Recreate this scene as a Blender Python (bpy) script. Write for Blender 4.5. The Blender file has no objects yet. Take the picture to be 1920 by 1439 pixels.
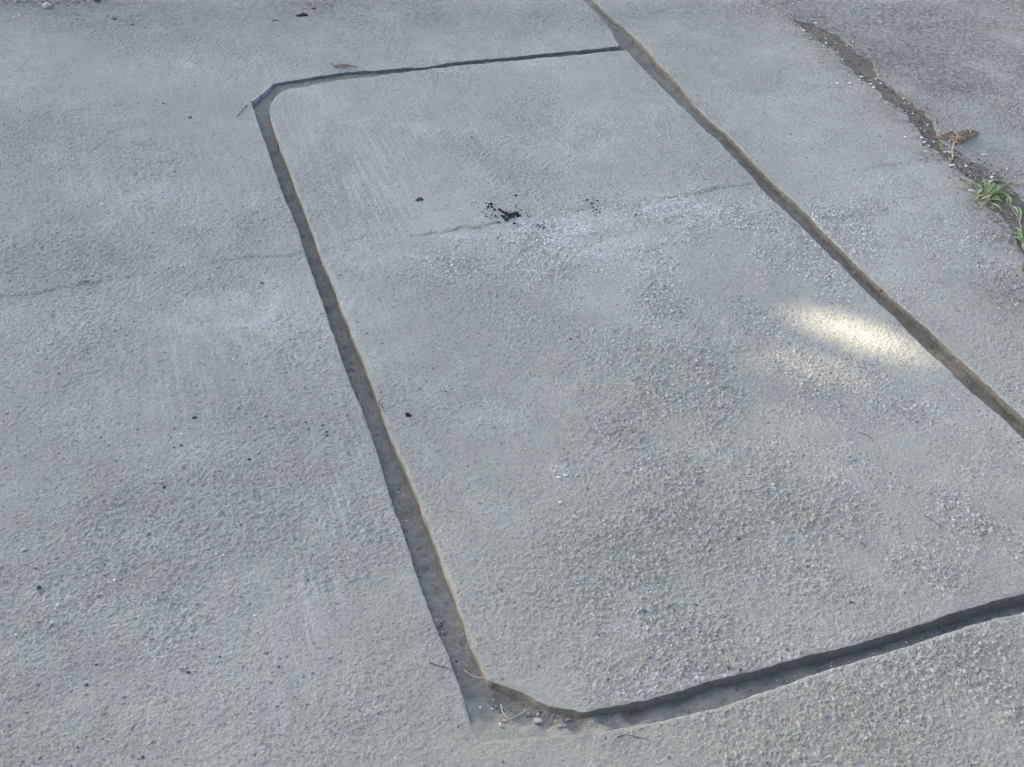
import bpy, bmesh, math, random
import numpy as np
from mathutils import Matrix, Vector

random.seed(7)
rng = np.random.default_rng(7)
C = bpy.context.scene.collection
scene = bpy.context.scene

# ------------------------------------------------------------------ camera
F_PX, CX, CY, CAM_H = 2121.0, 960.0, 719.5, 1.55      # focal length in photo pixels, centre, eye height
def ray_cam(px, py):
    return np.array([(px - CX) / F_PX, (CY - py) / F_PX, -1.0])
_v1 = ray_cam(27, -1063); _v1 /= np.linalg.norm(_v1)  # direction of the long slab edges
_v2 = ray_cam(8342, -620); _v2 /= np.linalg.norm(_v2) # direction of the short slab edges
_up = np.cross(_v2, _v1); _up /= np.linalg.norm(_up)
_fw = np.array([0, 0, -1.0]); _fw = _fw - _up * _fw.dot(_up); _fw /= np.linalg.norm(_fw)
_rt = np.cross(_fw, _up)
RCW = np.stack([_rt, _fw, _up])                        # camera -> world
cam_d = bpy.data.cameras.new('camera')
cam = bpy.data.objects.new('camera', cam_d); C.objects.link(cam)
cam_d.sensor_width = 36.0; cam_d.lens = F_PX / 1920 * 36.0
cam_d.clip_start = 0.05; cam_d.clip_end = 500
M = Matrix.Identity(4)
for i in range(3):
    for j in range(3):
        M[i][j] = RCW[i][j]
M[2][3] = CAM_H
cam.matrix_world = M
scene.camera = cam

def at(px, py, z=0.0):
    """ground point (at height z) seen at a photo pixel"""
    d = RCW @ ray_cam(px, py)
    t = (z - CAM_H) / d[2]
    return np.array([d[0] * t, d[1] * t, z])
def mpp(px, py):
    """metres per photo pixel at that ground point"""
    p = at(px, py); return math.sqrt(p[0]**2 + p[1]**2 + CAM_H**2) / F_PX

# ------------------------------------------------------------------ sky, sun, exposure
SUN_EL = math.radians(34); SUN_AZ = math.radians(-66)   # azimuth from +Y, negative = left of the view
SUN = np.array([math.sin(SUN_AZ) * math.cos(SUN_EL), math.cos(SUN_AZ) * math.cos(SUN_EL), math.sin(SUN_EL)])
w = bpy.data.worlds.new('World'); scene.world = w; w.use_nodes = True
nt = w.node_tree; nt.nodes.clear()
sky = nt.nodes.new('ShaderNodeTexSky'); sky.sky_type = 'NISHITA'; sky.sun_disc = False
sky.sun_elevation = SUN_EL; sky.sun_rotation = SUN_AZ
sky.air_density = 0.9; sky.dust_density = 4.0; sky.ozone_density = 0.2
bg = nt.nodes.new('ShaderNodeBackground'); bg.inputs['Strength'].default_value = 0.15
wo = nt.nodes.new('ShaderNodeOutputWorld')
nt.links.new(sky.outputs[0], bg.inputs[0]); nt.links.new(bg.outputs[0], wo.inputs[0])
sd = bpy.data.lights.new('sun', 'SUN'); sd.energy = 4.8; sd.angle = math.radians(0.53); sd.color = (1.0, 0.82, 0.63)
so = bpy.data.objects.new('sun', sd); C.objects.link(so)
so.rotation_euler = Vector((-SUN[0], -SUN[1], -SUN[2])).to_track_quat('-Z', 'Y').to_euler()
so.location = (SUN[0] * 20, SUN[1] * 20, SUN[2] * 20)
scene.view_settings.view_transform = 'Standard'; scene.view_settings.look = 'None'
scene.view_settings.gamma = 1.0; scene.view_settings.use_curve_mapping = False
scene.view_settings.exposure = 1.77
scene.render.engine = 'CYCLES'
scene.cycles.use_denoising = True
scene.cycles.denoiser = 'OPENIMAGEDENOISE'
scene.cycles.denoising_input_passes = 'RGB_ALBEDO_NORMAL'
scene.cycles.denoising_prefilter = 'ACCURATE'
scene.cycles.max_bounces = 5; scene.cycles.diffuse_bounces = 3

# ------------------------------------------------------------------ helpers
def props(o, label=None, cat=None, group=None, kind=None):
    if label: o['label'] = label
    if cat: o['category'] = cat
    if group: o['group'] = group
    if kind: o['kind'] = kind
    return o
def mesh_np(name, verts, faces_flat, nper, mats, parent=None, smooth=True, mat_idx=None, smooth_arr=None):
    me = bpy.data.meshes.new(name)
    nf = len(faces_flat) // nper
    me.vertices.add(len(verts)); me.vertices.foreach_set('co', np.asarray(verts, np.float32).ravel())
    me.loops.add(len(faces_flat)); me.loops.foreach_set('vertex_index', np.asarray(faces_flat, np.int32))
    me.polygons.add(nf)
    me.polygons.foreach_set('loop_start', np.arange(0, nf * nper, nper, dtype=np.int32))
    sm = np.full(nf, smooth) if smooth_arr is None else smooth_arr
    me.polygons.foreach_set('use_smooth', sm)
    for m in mats: me.materials.append(m)
    if mat_idx is not None: me.polygons.foreach_set('material_index', np.asarray(mat_idx, np.int32))
    me.update(calc_edges=True); me.validate()
    o = bpy.data.objects.new(name, me); C.objects.link(o)
    if parent: o.parent = parent
    return o
def mesh_py(name, verts, faces, mats, parent=None, smooth=True):
    me = bpy.data.meshes.new(name)
    me.from_pydata([tuple(map(float, v)) for v in verts], [], faces)
    for m in mats: me.materials.append(m)
    for p in me.polygons: p.use_smooth = smooth
    me.update()
    o = bpy.data.objects.new(name, me); C.objects.link(o)
    if parent: o.parent = parent
    return o
def empty(name, loc=(0, 0, 0)):
    o = bpy.data.objects.new(name, None); C.objects.link(o); o.location = tuple(map(float, loc)); o.empty_display_size = 0.05
    return o

def _hash(ix, iy, seed):
    h = (ix.astype(np.int64) * 374761393 + iy.astype(np.int64) * 668265263 + seed * 982451653) & 0xFFFFFFFF
    h = ((h ^ (h >> 13)) * 1274126177) & 0xFFFFFFFF
    h = h ^ (h >> 16)
    return (h & 0xFFFF).astype(np.float32) / 65535.0
def vnoise(x, y, s, seed=0):
    x = x * s; y = y * s
    ix = np.floor(x); iy = np.floor(y); fx = x - ix; fy = y - iy
    fx = fx * fx * (3 - 2 * fx); fy = fy * fy * (3 - 2 * fy)
    a = _hash(ix, iy, seed); b = _hash(ix + 1, iy, seed); c = _hash(ix, iy + 1, seed); d = _hash(ix + 1, iy + 1, seed)
    return (a + (b - a) * fx) * (1 - fy) + (c + (d - c) * fx) * fy - 0.5
def fbm(x, y, s, seed=0, octv=4, gain=0.5):
    r = 0; a = 1.0
    for k in range(octv):
        r = r + a * vnoise(x + 17.3 * k, y - 9.1 * k, s, seed + k); s *= 2.03; a *= gain
    return r

# ------------------------------------------------------------------ materials
class NB:
    def __init__(self, name):
        self.m = bpy.data.materials.new(name); self.m.use_nodes = True
        self.t = self.m.node_tree; self.t.nodes.clear()
        self.out = self.t.nodes.new('ShaderNodeOutputMaterial')
        self.b = self.t.nodes.new('ShaderNodeBsdfPrincipled')
        self.t.links.new(self.b.outputs[0], self.out.inputs[0])
        self.tc = self.t.nodes.new('ShaderNodeTexCoord')
        self.P = self.tc.outputs['Object']
    def put(self, sock, v):
        if hasattr(v, 'is_output'): self.t.links.new(v, sock)
        elif isinstance(v, tuple) and len(v) == 3 and sock.type == 'RGBA': sock.default_value = (*v, 1)
        else: sock.default_value = v
    def noise(self, scale, detail=2, rough=0.5, dist=0.0, vec=None, out='Fac'):
        n = self.t.nodes.new('ShaderNodeTexNoise'); n.inputs['Scale'].default_value = scale
        n.inputs['Detail'].default_value = detail; n.inputs['Roughness'].default_value = rough; n.inputs['Distortion'].default_value = dist
        self.t.links.new(vec or self.P, n.inputs['Vector']); return n.outputs[out]
    def vor(self, scale, vec=None, feature='F1', rnd=1.0, smooth=0.3):
        n = self.t.nodes.new('ShaderNodeTexVoronoi'); n.feature = feature; n.inputs['Scale'].default_value = scale
        n.inputs['Randomness'].default_value = rnd
        if feature == 'SMOOTH_F1': n.inputs['Smoothness'].default_value = smooth
        self.t.links.new(vec or self.P, n.inputs['Vector']); return n
    def math(self, op, a, b=0.0, c=0.0, clamp=False):
        n = self.t.nodes.new('ShaderNodeMath'); n.operation = op; n.use_clamp = clamp
        self.put(n.inputs[0], a); self.put(n.inputs[1], b); self.put(n.inputs[2], c); return n.outputs[0]
    def vmath(self, op, a, b=(0, 0, 0)):
        n = self.t.nodes.new('ShaderNodeVectorMath'); n.operation = op
        self.put(n.inputs[0], a)
        if op == 'SCALE': self.put(n.inputs['Scale'], b)
        else: self.put(n.inputs[1], b)
        return n.outputs[0]
    def mapr(self, v, a, b, c=0.0, d=1.0, smooth=True):
        n = self.t.nodes.new('ShaderNodeMapRange'); n.interpolation_type = 'SMOOTHSTEP' if smooth else 'LINEAR'
        self.put(n.inputs[0], v)
        for k, q in zip((1, 2, 3, 4), (a, b, c, d)): self.put(n.inputs[k], q)
        return n.outputs[0]
    def mix(self, f, a, b, mode='MIX'):
        n = self.t.nodes.new('ShaderNodeMix'); n.data_type = 'RGBA'; n.blend_type = mode
        self.put(n.inputs[0], f); self.put(n.inputs[6], a); self.put(n.inputs[7], b); return n.outputs[2]
    def attr(self, name, col=False):
        n = self.t.nodes.new('ShaderNodeAttribute'); n.attribute_name = name; return n.outputs['Color' if col else 'Fac']
    def sep(self, v):
        n = self.t.nodes.new('ShaderNodeSeparateColor'); self.t.links.new(v, n.inputs[0]); return n.outputs
    def disp(self, h, method='BOTH'):
        d = self.t.nodes.new('ShaderNodeDisplacement'); d.inputs['Midlevel'].default_value = 0; d.inputs['Scale'].default_value = 1
        self.t.links.new(h, d.inputs['Height']); self.t.links.new(d.outputs[0], self.out.inputs['Displacement'])
        self.m.displacement_method = method
    def bump(self, h, dist, strength=1.0):
        n = self.t.nodes.new('ShaderNodeBump'); n.inputs['Distance'].default_value = dist; n.inputs['Strength'].default_value = strength
        self.t.links.new(h, n.inputs['Height']); self.t.links.new(n.outputs[0], self.b.inputs['Normal'])
    def base(self, c, rough=0.9, spec=0.2):
        self.put(self.b.inputs['Base Color'], c); self.put(self.b.inputs['Roughness'], rough)
        self.b.inputs['Specular IOR Level'].default_value = spec

def mat_concrete():
    n = NB('worn_concrete')
    ex = n.attr('expose'); pale = n.attr('pale'); soil = n.attr('soil'); edge = n.attr('edge'); rough = n.attr('rough')
    warp = n.vmath('SCALE', n.vmath('SUBTRACT', n.noise(60, 2, out='Color'), (0.5, 0.5, 0.5)), 0.012)
    PW = n.vmath('ADD', n.P, warp)
    # heights, metres
    h1 = n.math('MULTIPLY', n.math('SUBTRACT', n.noise(14, 3), 0.5), 0.0045)
    h2 = n.math('MULTIPLY', n.math('SUBTRACT', n.noise(75, 4, 0.62, 0.4), 0.5), n.math('MULTIPLY_ADD', rough, 0.0066, 0.0022))
    h2 = n.math('ADD', h2, n.math('MULTIPLY', n.math('SUBTRACT', n.noise(150, 3, 0.6, 0.3), 0.5), n.math('MULTIPLY_ADD', rough, 0.0034, 0.0012)))
    v1 = n.vor(105, PW); v2 = n.vor(190, PW)
    st1 = n.mapr(v1.outputs['Distance'], 0.10, 0.62, 1.0, 0.0)
    st2 = n.mapr(v2.outputs['Distance'], 0.10, 0.60, 1.0, 0.0)
    r1 = n.sep(v1.outputs['Color']); r2 = n.sep(v2.outputs['Color'])
    lift1 = n.math('MULTIPLY', st1, n.math('MULTIPLY_ADD', r1[1], 0.0052, -0.0006))
    lift2 = n.math('MULTIPLY', st2, n.math('MULTIPLY_ADD', r2[1], 0.0030, -0.0004))
    h3 = n.math('MULTIPLY', n.math('ADD', lift1, lift2), ex)
    h4 = n.math('MULTIPLY', n.math('SUBTRACT', n.noise(330, 3, 0.6), 0.5), 0.0020)
    vp = n.vor(42, PW); pr = n.sep(vp.outputs['Color'])
    pit = n.math('MULTIPLY', n.mapr(vp.outputs['Distance'], 0.04, 0.13, 1.0, 0.0), n.math('GREATER_THAN', pr[0], 0.35))
    h5 = n.math('MULTIPLY', pit, -0.0030)
    h = n.math('ADD', n.math('ADD', h1, h2), n.math('ADD', n.math('ADD', h3, h4), h5))
    n.disp(n.math('MULTIPLY', h, edge))
    # colours
    big = n.noise(2.6, 5, 0.55); mid = n.noise(11, 5, 0.6); fine = n.noise(240, 3, 0.7); grain = n.noise(700, 2, 0.6)
    c = n.mix(n.mapr(big, 0.32, 0.68), (0.280, 0.294, 0.261), (0.330, 0.346, 0.310))
    c = n.mix(n.mapr(mid, 0.34, 0.66, 0.0, 0.7), c, (0.275, 0.276, 0.250))
    c = n.mix(n.math('MULTIPLY', pale, n.mapr(mid, 0.38, 0.58)), c, (0.44, 0.465, 0.435))
    val = n.math('ADD', n.mapr(fine, 0.25, 0.75, 0.70, 1.30, False), n.mapr(grain, 0.2, 0.8, -0.12, 0.12, False))
    gray = n.t.nodes.new('ShaderNodeCombineColor')
    for k in range(3): n.t.links.new(val, gray.inputs[k])
    c = n.mix(1.0, c, gray.outputs[0], 'MULTIPLY')
    spk = n.mapr(n.noise(120, 4, 0.65, 0.8), 0.57, 0.67); spm = n.mapr(n.noise(7, 3), 0.36, 0.60, 0.30, 0.62)
    c = n.mix(n.math('MULTIPLY', spk, spm), c, (0.135, 0.14, 0.145))
    lsp = n.mapr(n.noise(140, 3, 0.6, 0.6, vec=n.vmath('ADD', n.P, (3.1, 1.7, 0.4))), 0.61, 0.70)
    c = n.mix(n.math('MULTIPLY', lsp, 0.45), c, (0.44, 0.455, 0.45))
    mp = n.t.nodes.new('ShaderNodeMapping'); n.t.links.new(n.P, mp.inputs[0])
    dl_ = RCW @ _v1; mp.vector_type = 'TEXTURE'; mp.inputs['Rotation'].default_value = (0, 0, math.atan2(dl_[1], dl_[0])); mp.inputs['Scale'].default_value = (1 / 5, 1 / 95, 1 / 20)
    stk = n.noise(1.0, 4, 0.6, 0.15, vec=mp.outputs[0]); sm_ = n.attr('streak')
    c = n.mix(n.math('MULTIPLY', n.mapr(stk, 0.46, 0.66), n.math('MULTIPLY', sm_, 0.55)), c, (0.43, 0.45, 0.425))
    c = n.mix(n.math('MULTIPLY', n.mapr(stk, 0.50, 0.34), n.math('MULTIPLY', sm_, 0.40)), c, (0.22, 0.23, 0.22))
    # dark dots painted for shaded pits, and pale sandy grains set in the paste
    for sc_, th, st_, lo in ((150, .15, .75, (0.115, 0.12, 0.122)), (85, .10, .7, (0.12, 0.124, 0.125)), (170, .12, .5, (0.47, 0.485, 0.465))):
        vd = n.vor(sc_, PW); rd = n.sep(vd.outputs['Color'])
        k_ = n.math('MULTIPLY', n.mapr(vd.outputs['Distance'], 0.20, 0.36, 1.0, 0.0), n.math('LESS_THAN', rd[2], n.math('MULTIPLY_ADD', rough, th * .8, n.math('MULTIPLY_ADD', ex, th * .5, th * .35))))
        c = n.mix(n.math('MULTIPLY', k_, st_), c, lo)
    # exposed aggregate: stones of their own colours
    sm1 = n.math('MULTIPLY', n.mapr(v1.outputs['Distance'], 0.34, 0.46, 1.0, 0.0), n.math('MULTIPLY', ex, 1.0))
    sm2 = n.math('MULTIPLY', n.mapr(v2.outputs['Distance'], 0.34, 0.46, 1.0, 0.0), ex)
    white2 = n.math('MULTIPLY', sm2, n.math('GREATER_THAN', r2[0], 0.74))
    white1 = n.math('MULTIPLY', sm1, n.math('GREATER_THAN', r1[0], 0.76))
    dark1 = n.math('MULTIPLY', n.mapr(v1.outputs['Distance'], 0.22, 0.32, 1.0, 0.0), n.math('MULTIPLY', n.math('LESS_THAN', r1[0], 0.045), n.math('MULTIPLY_ADD', ex, 0.8, 0.2)))
    dark2 = n.math('MULTIPLY', n.mapr(v2.outputs['Distance'], 0.20, 0.30, 1.0, 0.0), n.math('LESS_THAN', r2[0], 0.035))
    c = n.mix(n.math('MULTIPLY', sm1, 0.5), c, n.mix(r1[2], (0.30, 0.31, 0.29), (0.47, 0.475, 0.445)))
    c = n.mix(n.math('MULTIPLY', white2, 0.65), c, (0.53, 0.54, 0.53))
    c = n.mix(n.math('MULTIPLY', white1, 0.75), c, (0.56, 0.57, 0.56))
    c = n.mix(n.math('MULTIPLY', dark1, 0.8), c, (0.095, 0.10, 0.115))
    c = n.mix(n.math('MULTIPLY', dark2, 0.7), c, (0.09, 0.09, 0.09))
    grime_far_shade = n.attr('grime_far_shade')
    c = n.mix(n.math('MULTIPLY', grime_far_shade, n.mapr(n.noise(55, 5, 0.7, 0.4), 0.30, 0.66)), c, (0.128, 0.136, 0.130))
    sand_warm_light = n.attr('sand_warm_light')
    c = n.mix(n.math('MULTIPLY', sand_warm_light, n.mapr(n.noise(30, 5, 0.65), 0.30, 0.62)), c, n.mix(n.mapr(fine, 0.3, 0.7), (0.282, 0.288, 0.244), (0.350, 0.358, 0.305)))
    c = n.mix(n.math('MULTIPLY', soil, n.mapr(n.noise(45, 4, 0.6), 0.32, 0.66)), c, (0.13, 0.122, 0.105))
    n.base(c, 0.92, 0.15)
    return n.m

def mat_wall():
    n = NB('broken_slab_side')
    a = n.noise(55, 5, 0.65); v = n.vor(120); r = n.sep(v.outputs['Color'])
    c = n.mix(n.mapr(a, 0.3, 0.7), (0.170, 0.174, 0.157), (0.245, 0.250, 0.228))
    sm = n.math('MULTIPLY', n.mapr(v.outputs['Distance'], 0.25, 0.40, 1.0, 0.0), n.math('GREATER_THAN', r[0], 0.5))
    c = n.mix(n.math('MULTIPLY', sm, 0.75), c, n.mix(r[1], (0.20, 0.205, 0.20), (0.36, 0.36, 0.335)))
    c = n.mix(n.attr('pale_side'), c, n.mix(n.mapr(a, 0.3, 0.7), (0.34, 0.345, 0.312), (0.40, 0.405, 0.37)))
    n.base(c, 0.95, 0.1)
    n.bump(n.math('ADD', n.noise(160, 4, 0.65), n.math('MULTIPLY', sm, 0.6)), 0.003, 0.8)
    return n.m

def mat_soil():
    n = NB('sandy_soil')
    dk = n.attr('dark_soil')
    a = n.noise(22, 5, 0.6); f = n.noise(300, 3, 0.7)
    c = n.mix(n.mapr(a, 0.3, 0.7), (0.213, 0.217, 0.197), (0.280, 0.284, 0.260))
    c = n.mix(dk, c, n.mix(n.mapr(a, 0.35, 0.65), (0.085, 0.080, 0.062), (0.135, 0.127, 0.102)))
    c = n.mix(n.mapr(f, 0.30, 0.75, 0.0, 0.6), c, (0.17, 0.165, 0.14))
    v = n.vor(210); r = n.sep(v.outputs['Color'])
    sp = n.math('MULTIPLY', n.mapr(v.outputs['Distance'], 0.15, 0.3, 1.0, 0.0), n.math('GREATER_THAN', r[0], 0.93))
    c = n.mix(n.math('MULTIPLY', sp, 0.6), c, (0.42, 0.41, 0.38))
    sp2 = n.math('MULTIPLY', n.mapr(v.outputs['Distance'], 0.15, 0.3, 1.0, 0.0), n.math('LESS_THAN', r[0], 0.05))
    c = n.mix(n.math('MULTIPLY', sp2, 0.8), c, (0.05, 0.047, 0.042))
    pch = n.mapr(n.noise(34, 5, 0.7, 0.5), 0.50, 0.66)
    c = n.mix(n.math('MULTIPLY', n.math('MULTIPLY', pch, dk), 0.3), c, (0.20, 0.195, 0.18))
    c = n.mix(n.math('MULTIPLY', n.attr('dust'), n.mapr(n.noise(40, 5, 0.7), 0.28, 0.60)), c, n.mix(n.mapr(f, 0.3, 0.7), (0.27, 0.275, 0.228), (0.335, 0.34, 0.285)))
    n.base(c, 0.97, 0.08)
    n.bump(n.noise(220, 4, 0.7), 0.003, 0.9)
    return n.m

def mat_simple(name, c1, c2, scale=120, rough=0.85, spec=0.2, bumpd=0.001, trans=0.0):
    n = NB(name)
    a = n.noise(scale, 4, 0.6)
    n.base(n.mix(n.mapr(a, 0.3, 0.7), c1, c2), rough, spec)
    if bumpd: n.bump(n.noise(scale * 2.5, 3, 0.6), bumpd, 0.7)
    if trans: n.b.inputs['Subsurface Weight'].default_value = 0
    return n.m

CONC = mat_concrete(); WALL = mat_wall(); SOIL = mat_soil()
M_WHITE = mat_simple('white_quartz', (0.62, 0.62, 0.58), (0.80, 0.80, 0.77), 200)
M_PALE = mat_simple('pale_stone', (0.42, 0.41, 0.37), (0.55, 0.53, 0.48), 200)
M_GREY = mat_simple('grey_stone', (0.20, 0.20, 0.195), (0.33, 0.33, 0.32), 200)
M_DARK = mat_simple('dark_stone', (0.075, 0.077, 0.080), (0.14, 0.14, 0.142), 200)
M_GREENISH = mat_simple('dark_green_stone', (0.035, 0.050, 0.042), (0.06, 0.08, 0.068), 200)
M_BLACK = mat_simple('black_soil', (0.010, 0.0095, 0.009), (0.034, 0.030, 0.026), 300)
M_BROWN = mat_simple('brown_clod', (0.035, 0.024, 0.018), (0.085, 0.062, 0.048), 250)
M_REDBLK = mat_simple('reddish_black_chip', (0.015, 0.008, 0.008), (0.040, 0.016, 0.014), 250)
M_LEAFBR = mat_simple('dried_leaf', (0.085, 0.042, 0.028), (0.32, 0.20, 0.13), 160)
M_LEAFTAN = mat_simple('tan_dried_leaf', (0.20, 0.16, 0.115), (0.36, 0.31, 0.24), 160)
M_ROOT = mat_simple('dry_root', (0.34, 0.27, 0.185), (0.50, 0.43, 0.32), 150)
M_STRAW = mat_simple('pale_straw', (0.50, 0.47, 0.37), (0.62, 0.60, 0.50), 150)
M_TWIG = mat_simple('dark_twig', (0.035, 0.030, 0.026), (0.07, 0.06, 0.05), 150)
M_GRASS = mat_simple('grass_blade', (0.145, 0.210, 0.075), (0.265, 0.345, 0.130), 60, 0.55, 0.35, 0.0004)
M_GRASSY = mat_simple('yellow_green_blade', (0.13, 0.22, 0.05), (0.20, 0.30, 0.09), 60, 0.55, 0.35, 0.0004)
M_GRASSP = mat_simple('pale_stem', (0.25, 0.30, 0.17), (0.38, 0.42, 0.27), 60, 0.6, 0.3, 0.0004)
M_CHIP = mat_simple('smooth_blue_grey_wall', (0.27, 0.285, 0.295), (0.33, 0.345, 0.35), 90, 0.7, 0.25, 0.0006)
M_CROWN = mat_simple('tree_leaf', (0.035, 0.075, 0.022), (0.075, 0.135, 0.040), 8, 0.6, 0.3, 0)
M_BARK = mat_simple('bark', (0.07, 0.055, 0.042), (0.14, 0.115, 0.09), 14, 0.95, 0.1, 0.01)
M_EARTH = mat_simple('earth', (0.12, 0.11, 0.075), (0.17, 0.15, 0.10), 3, 0.97, 0.1, 0.01)

# ------------------------------------------------------------------ the slabs' edges, photo pixels -> ground
L_OUT = [(471,190),(477,207),(483,230),(497,267),(510,307),(522,340),(533,372),(547,403),(560,437),(572,478),(585,513),(597,547),(608,580),(623,623),(639,671),(647,693),(660,730),(677,767),(690,803),(702,838),(715,877),(727,917),(740,959),(750,983),(768,1040),(783,1087),(800,1133),(817,1177),(832,1210),(848,1253),(860,1283),(873,1327),(888,1370),(902,1394)]
L_IN = [(547,165),(530,170),(517,180),(508,193),(505,207),(510,230),(518,253),(530,287),(540,313),(553,350),(567,383),(580,420),(590,447),(599,475),(613,507),(627,540),(639,578),(653,607),(665,640),(677,667),(690,700),(703,733),(717,773),(730,810),(743,840),(757,870),(770,900),(783,930),(793,960),(807,990),(820,1027),(833,1067),(850,1107),(863,1147),(873,1180),(883,1210),(897,1240),(907,1260),(915,1277)]
T_OUT = [(1160,87),(1107,92),(1040,98),(973,104),(923,108),(840,118),(800,126),(773,127),(707,132),(678,133),(637,137),(603,142),(570,147),(543,151),(527,154),(508,158)]
T_IN = [(1174,94),(1123,97),(1057,103),(990,108),(923,115),(857,122),(823,127),(773,133),(723,138),(700,143),(640,147),(600,155),(567,162)]
R_IN_FAR = [(-37,-1130),(491,-600),(892,-200),(1020,-75),(1093,0),(1117,23),(1147,57),(1161,83)]
R_IN = [(1177,98),(1203,127),(1233,157),(1260,185),(1280,203),(1313,237),(1347,267),(1380,303),(1410,333),(1433,360),(1467,390),(1497,420),(1527,450),(1556,479),(1590,507),(1617,537),(1647,567),(1677,593),(1710,627),(1747,663),(1780,693),(1813,727),(1853,760),(1887,790),(1919,822),(2060,940),(2160,1030)]
R_OUT = [(512,-600),(915,-200),(1040,-75),(1113,0),(1147,33),(1173,53),(1207,87),(1237,123),(1257,143),(1280,169),(1300,197),(1330,227),(1363,253),(1397,290),(1423,317),(1447,340),(1480,370),(1513,400),(1547,437),(1590,479),(1613,503),(1640,527),(1673,557),(1710,590),(1747,620),(1780,653),(1813,683),(1853,720),(1887,753),(1919,781),(2060,902),(2250,1068),(2600,1375),(3000,1730)]
B_IN = [(2155,1037),(1990,1092),(1919,1112),(1880,1120),(1813,1140),(1747,1162),(1697,1178),(1630,1197),(1563,1217),(1487,1235),(1413,1257),(1330,1277),(1279,1294),(1207,1313),(1140,1328),(1093,1338),(1067,1333),(1033,1325),(1000,1310),(977,1298),(947,1288)]
B_OUT = [(930,1389),(1000,1384),(1080,1378),(1150,1370),(1215,1358),(1280,1342),(1363,1322),(1430,1297),(1513,1267),(1580,1245),(1663,1222),(1747,1195),(1847,1163),(1919,1147),(2020,1115),(2180,1068)]
R_OUT_NEAR = [(2215,1096),(2600,1432),(2950,1740)]
K_L = [(1240,-160),(1360,-40),(1425,5),(1478,30),(1500,50),(1527,67),(1547,83),(1570,100),(1580,117),(1610,147),(1643,167),(1660,187),(1693,207),(1710,227),(1728,253),(1743,277),(1767,293),(1787,310),(1800,320),(1827,340),(1847,367),(1877,400),(1900,440),(1925,480),(1965,520),(2030,570),(2200,700)]
K_R = [(1242,-160),(1363,-40),(1428,5),(1483,27),(1537,50),(1570,67),(1590,83),(1608,100),(1633,117),(1645,147),(1670,167),(1697,187),(1727,207),(1750,227),(1756,253),(1769,277),(1790,293),(1827,307),(1862,318),(1880,338),(1905,362),(1935,395),(1970,430),(2010,470),(2060,520),(2200,640)]

def W(pts): return [tuple(at(*p)[:2]) for p in pts]
def jagged(pts, amp=0.0011, seed=0, step=0.0035):
    """resample a ground polyline and break its edge a little"""
    pts = np.array(pts); out = [pts[0]]
    for a, b in zip(pts[:-1], pts[1:]):
        L = np.linalg.norm(b - a); n = max(1, int(L / (step if L < 0.6 else 0.05)))
        for k in range(1, n + 1): out.append(a + (b - a) * k / n)
    out = np.array(out)
    # soften the corners left by the measured points
    for _ in range(2):
        out[1:-1] = out[1:-1] * 0.5 + 0.25 * (out[:-2] + out[2:])
    t = np.gradient(out, axis=0); t /= np.linalg.norm(t, axis=1)[:, None] + 1e-9
    nrm = np.stack([-t[:, 1], t[:, 0]], 1)
    s = np.concatenate([[0], np.cumsum(np.linalg.norm(np.diff(out, axis=0), axis=1))])
    z = np.zeros_like(s)
    j = fbm(s, z + seed * 3.7, 55, seed, 4, 0.6) * 2 * amp + fbm(s, z + seed, 14, seed + 50, 2) * 1.6 * amp
    chip = np.maximum(0, fbm(s, z + 9.1 * seed, 30, seed + 90, 2) - 0.32) * 0.006
    chip = chip * min(1.0, amp / 0.0012)
    fade = np.minimum(1, np.minimum(s, s[-1] - s) / 0.03)
    return [tuple(p) for p in out + nrm * ((j + chip) * fade)[:, None]]

far_y = 15.0; X0, X1, Y0 = -8.0, 8.0, -4.0
wL_OUT = jagged(W(L_OUT), 0.0010, 1); wL_IN = jagged(W(L_IN), 0.0008, 2)
wT_OUT = jagged(W(T_OUT), 0.0024, 3); wT_IN = jagged(W([(a_, b_ + 1.2) for a_, b_ in T_IN]), 0.0022, 4)
wR_FAR = jagged(W(R_IN_FAR[1:]), 0.0020, 5); wR_IN = jagged(W(R_IN), 0.0014, 6); wR_OUT = jagged(W(R_OUT), 0.0006, 7)
wB_IN = jagged(W(B_IN), 0.0012, 8); wB_OUT = jagged(W(B_OUT), 0.0012, 9); wR_NEAR = jagged(W(R_OUT_NEAR), 0.0015, 10)
wK0 = jagged(W([(1240,-160),(1360,-40),(1425,5),(1490,36)]), 0.0030, 13)
wK_L = wK0[:-1] + jagged(W([(1490,36)] + K_L[4:]), 0.0056, 11); wK_R = wK0[:-1] + jagged(W([(1490,36)] + K_R[4:]), 0.0056, 12)
def ext(a, b, d):
    a = np.array(a); b = np.array(b); return tuple(b + (b - a) / np.linalg.norm(b - a) * d)
poly_centre = wL_IN + wB_IN[::-1][0:] + wR_IN[::-1] + wT_IN
near_end = ext(wR_NEAR[-40], wR_NEAR[-1], 3.0)
far_end = ext(wR_FAR[60], wR_FAR[0], 3.0)
poly_outer = wT_OUT + wL_OUT + wB_OUT + wR_NEAR + [near_end, (near_end[0], Y0 - 5), (X0 - 5, Y0 - 5), (X0 - 5, far_y + 9), (far_end[0], far_y + 9), far_end] + wR_FAR
k_far = ext(wK_L[60], wK_L[0], 9.0); k_near = ext(wK_L[-60], wK_L[-1], 4.0); kr_near = ext(wK_R[-60], wK_R[-1], 4.0); kr_far = ext(wK_R[60], wK_R[0], 9.0)
r_near = ext(wR_OUT[-40], wR_OUT[-1], 3.0); r_far = ext(wR_OUT[60], wR_OUT[0], 5.0)
poly_right = wR_OUT + [r_near, (max(r_near[0], k_near[0]) + 9, r_near[1] - 2), (k_near[0] + 9, k_near[1]), k_near] + wK_L[::-1] + [k_far, r_far]
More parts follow.
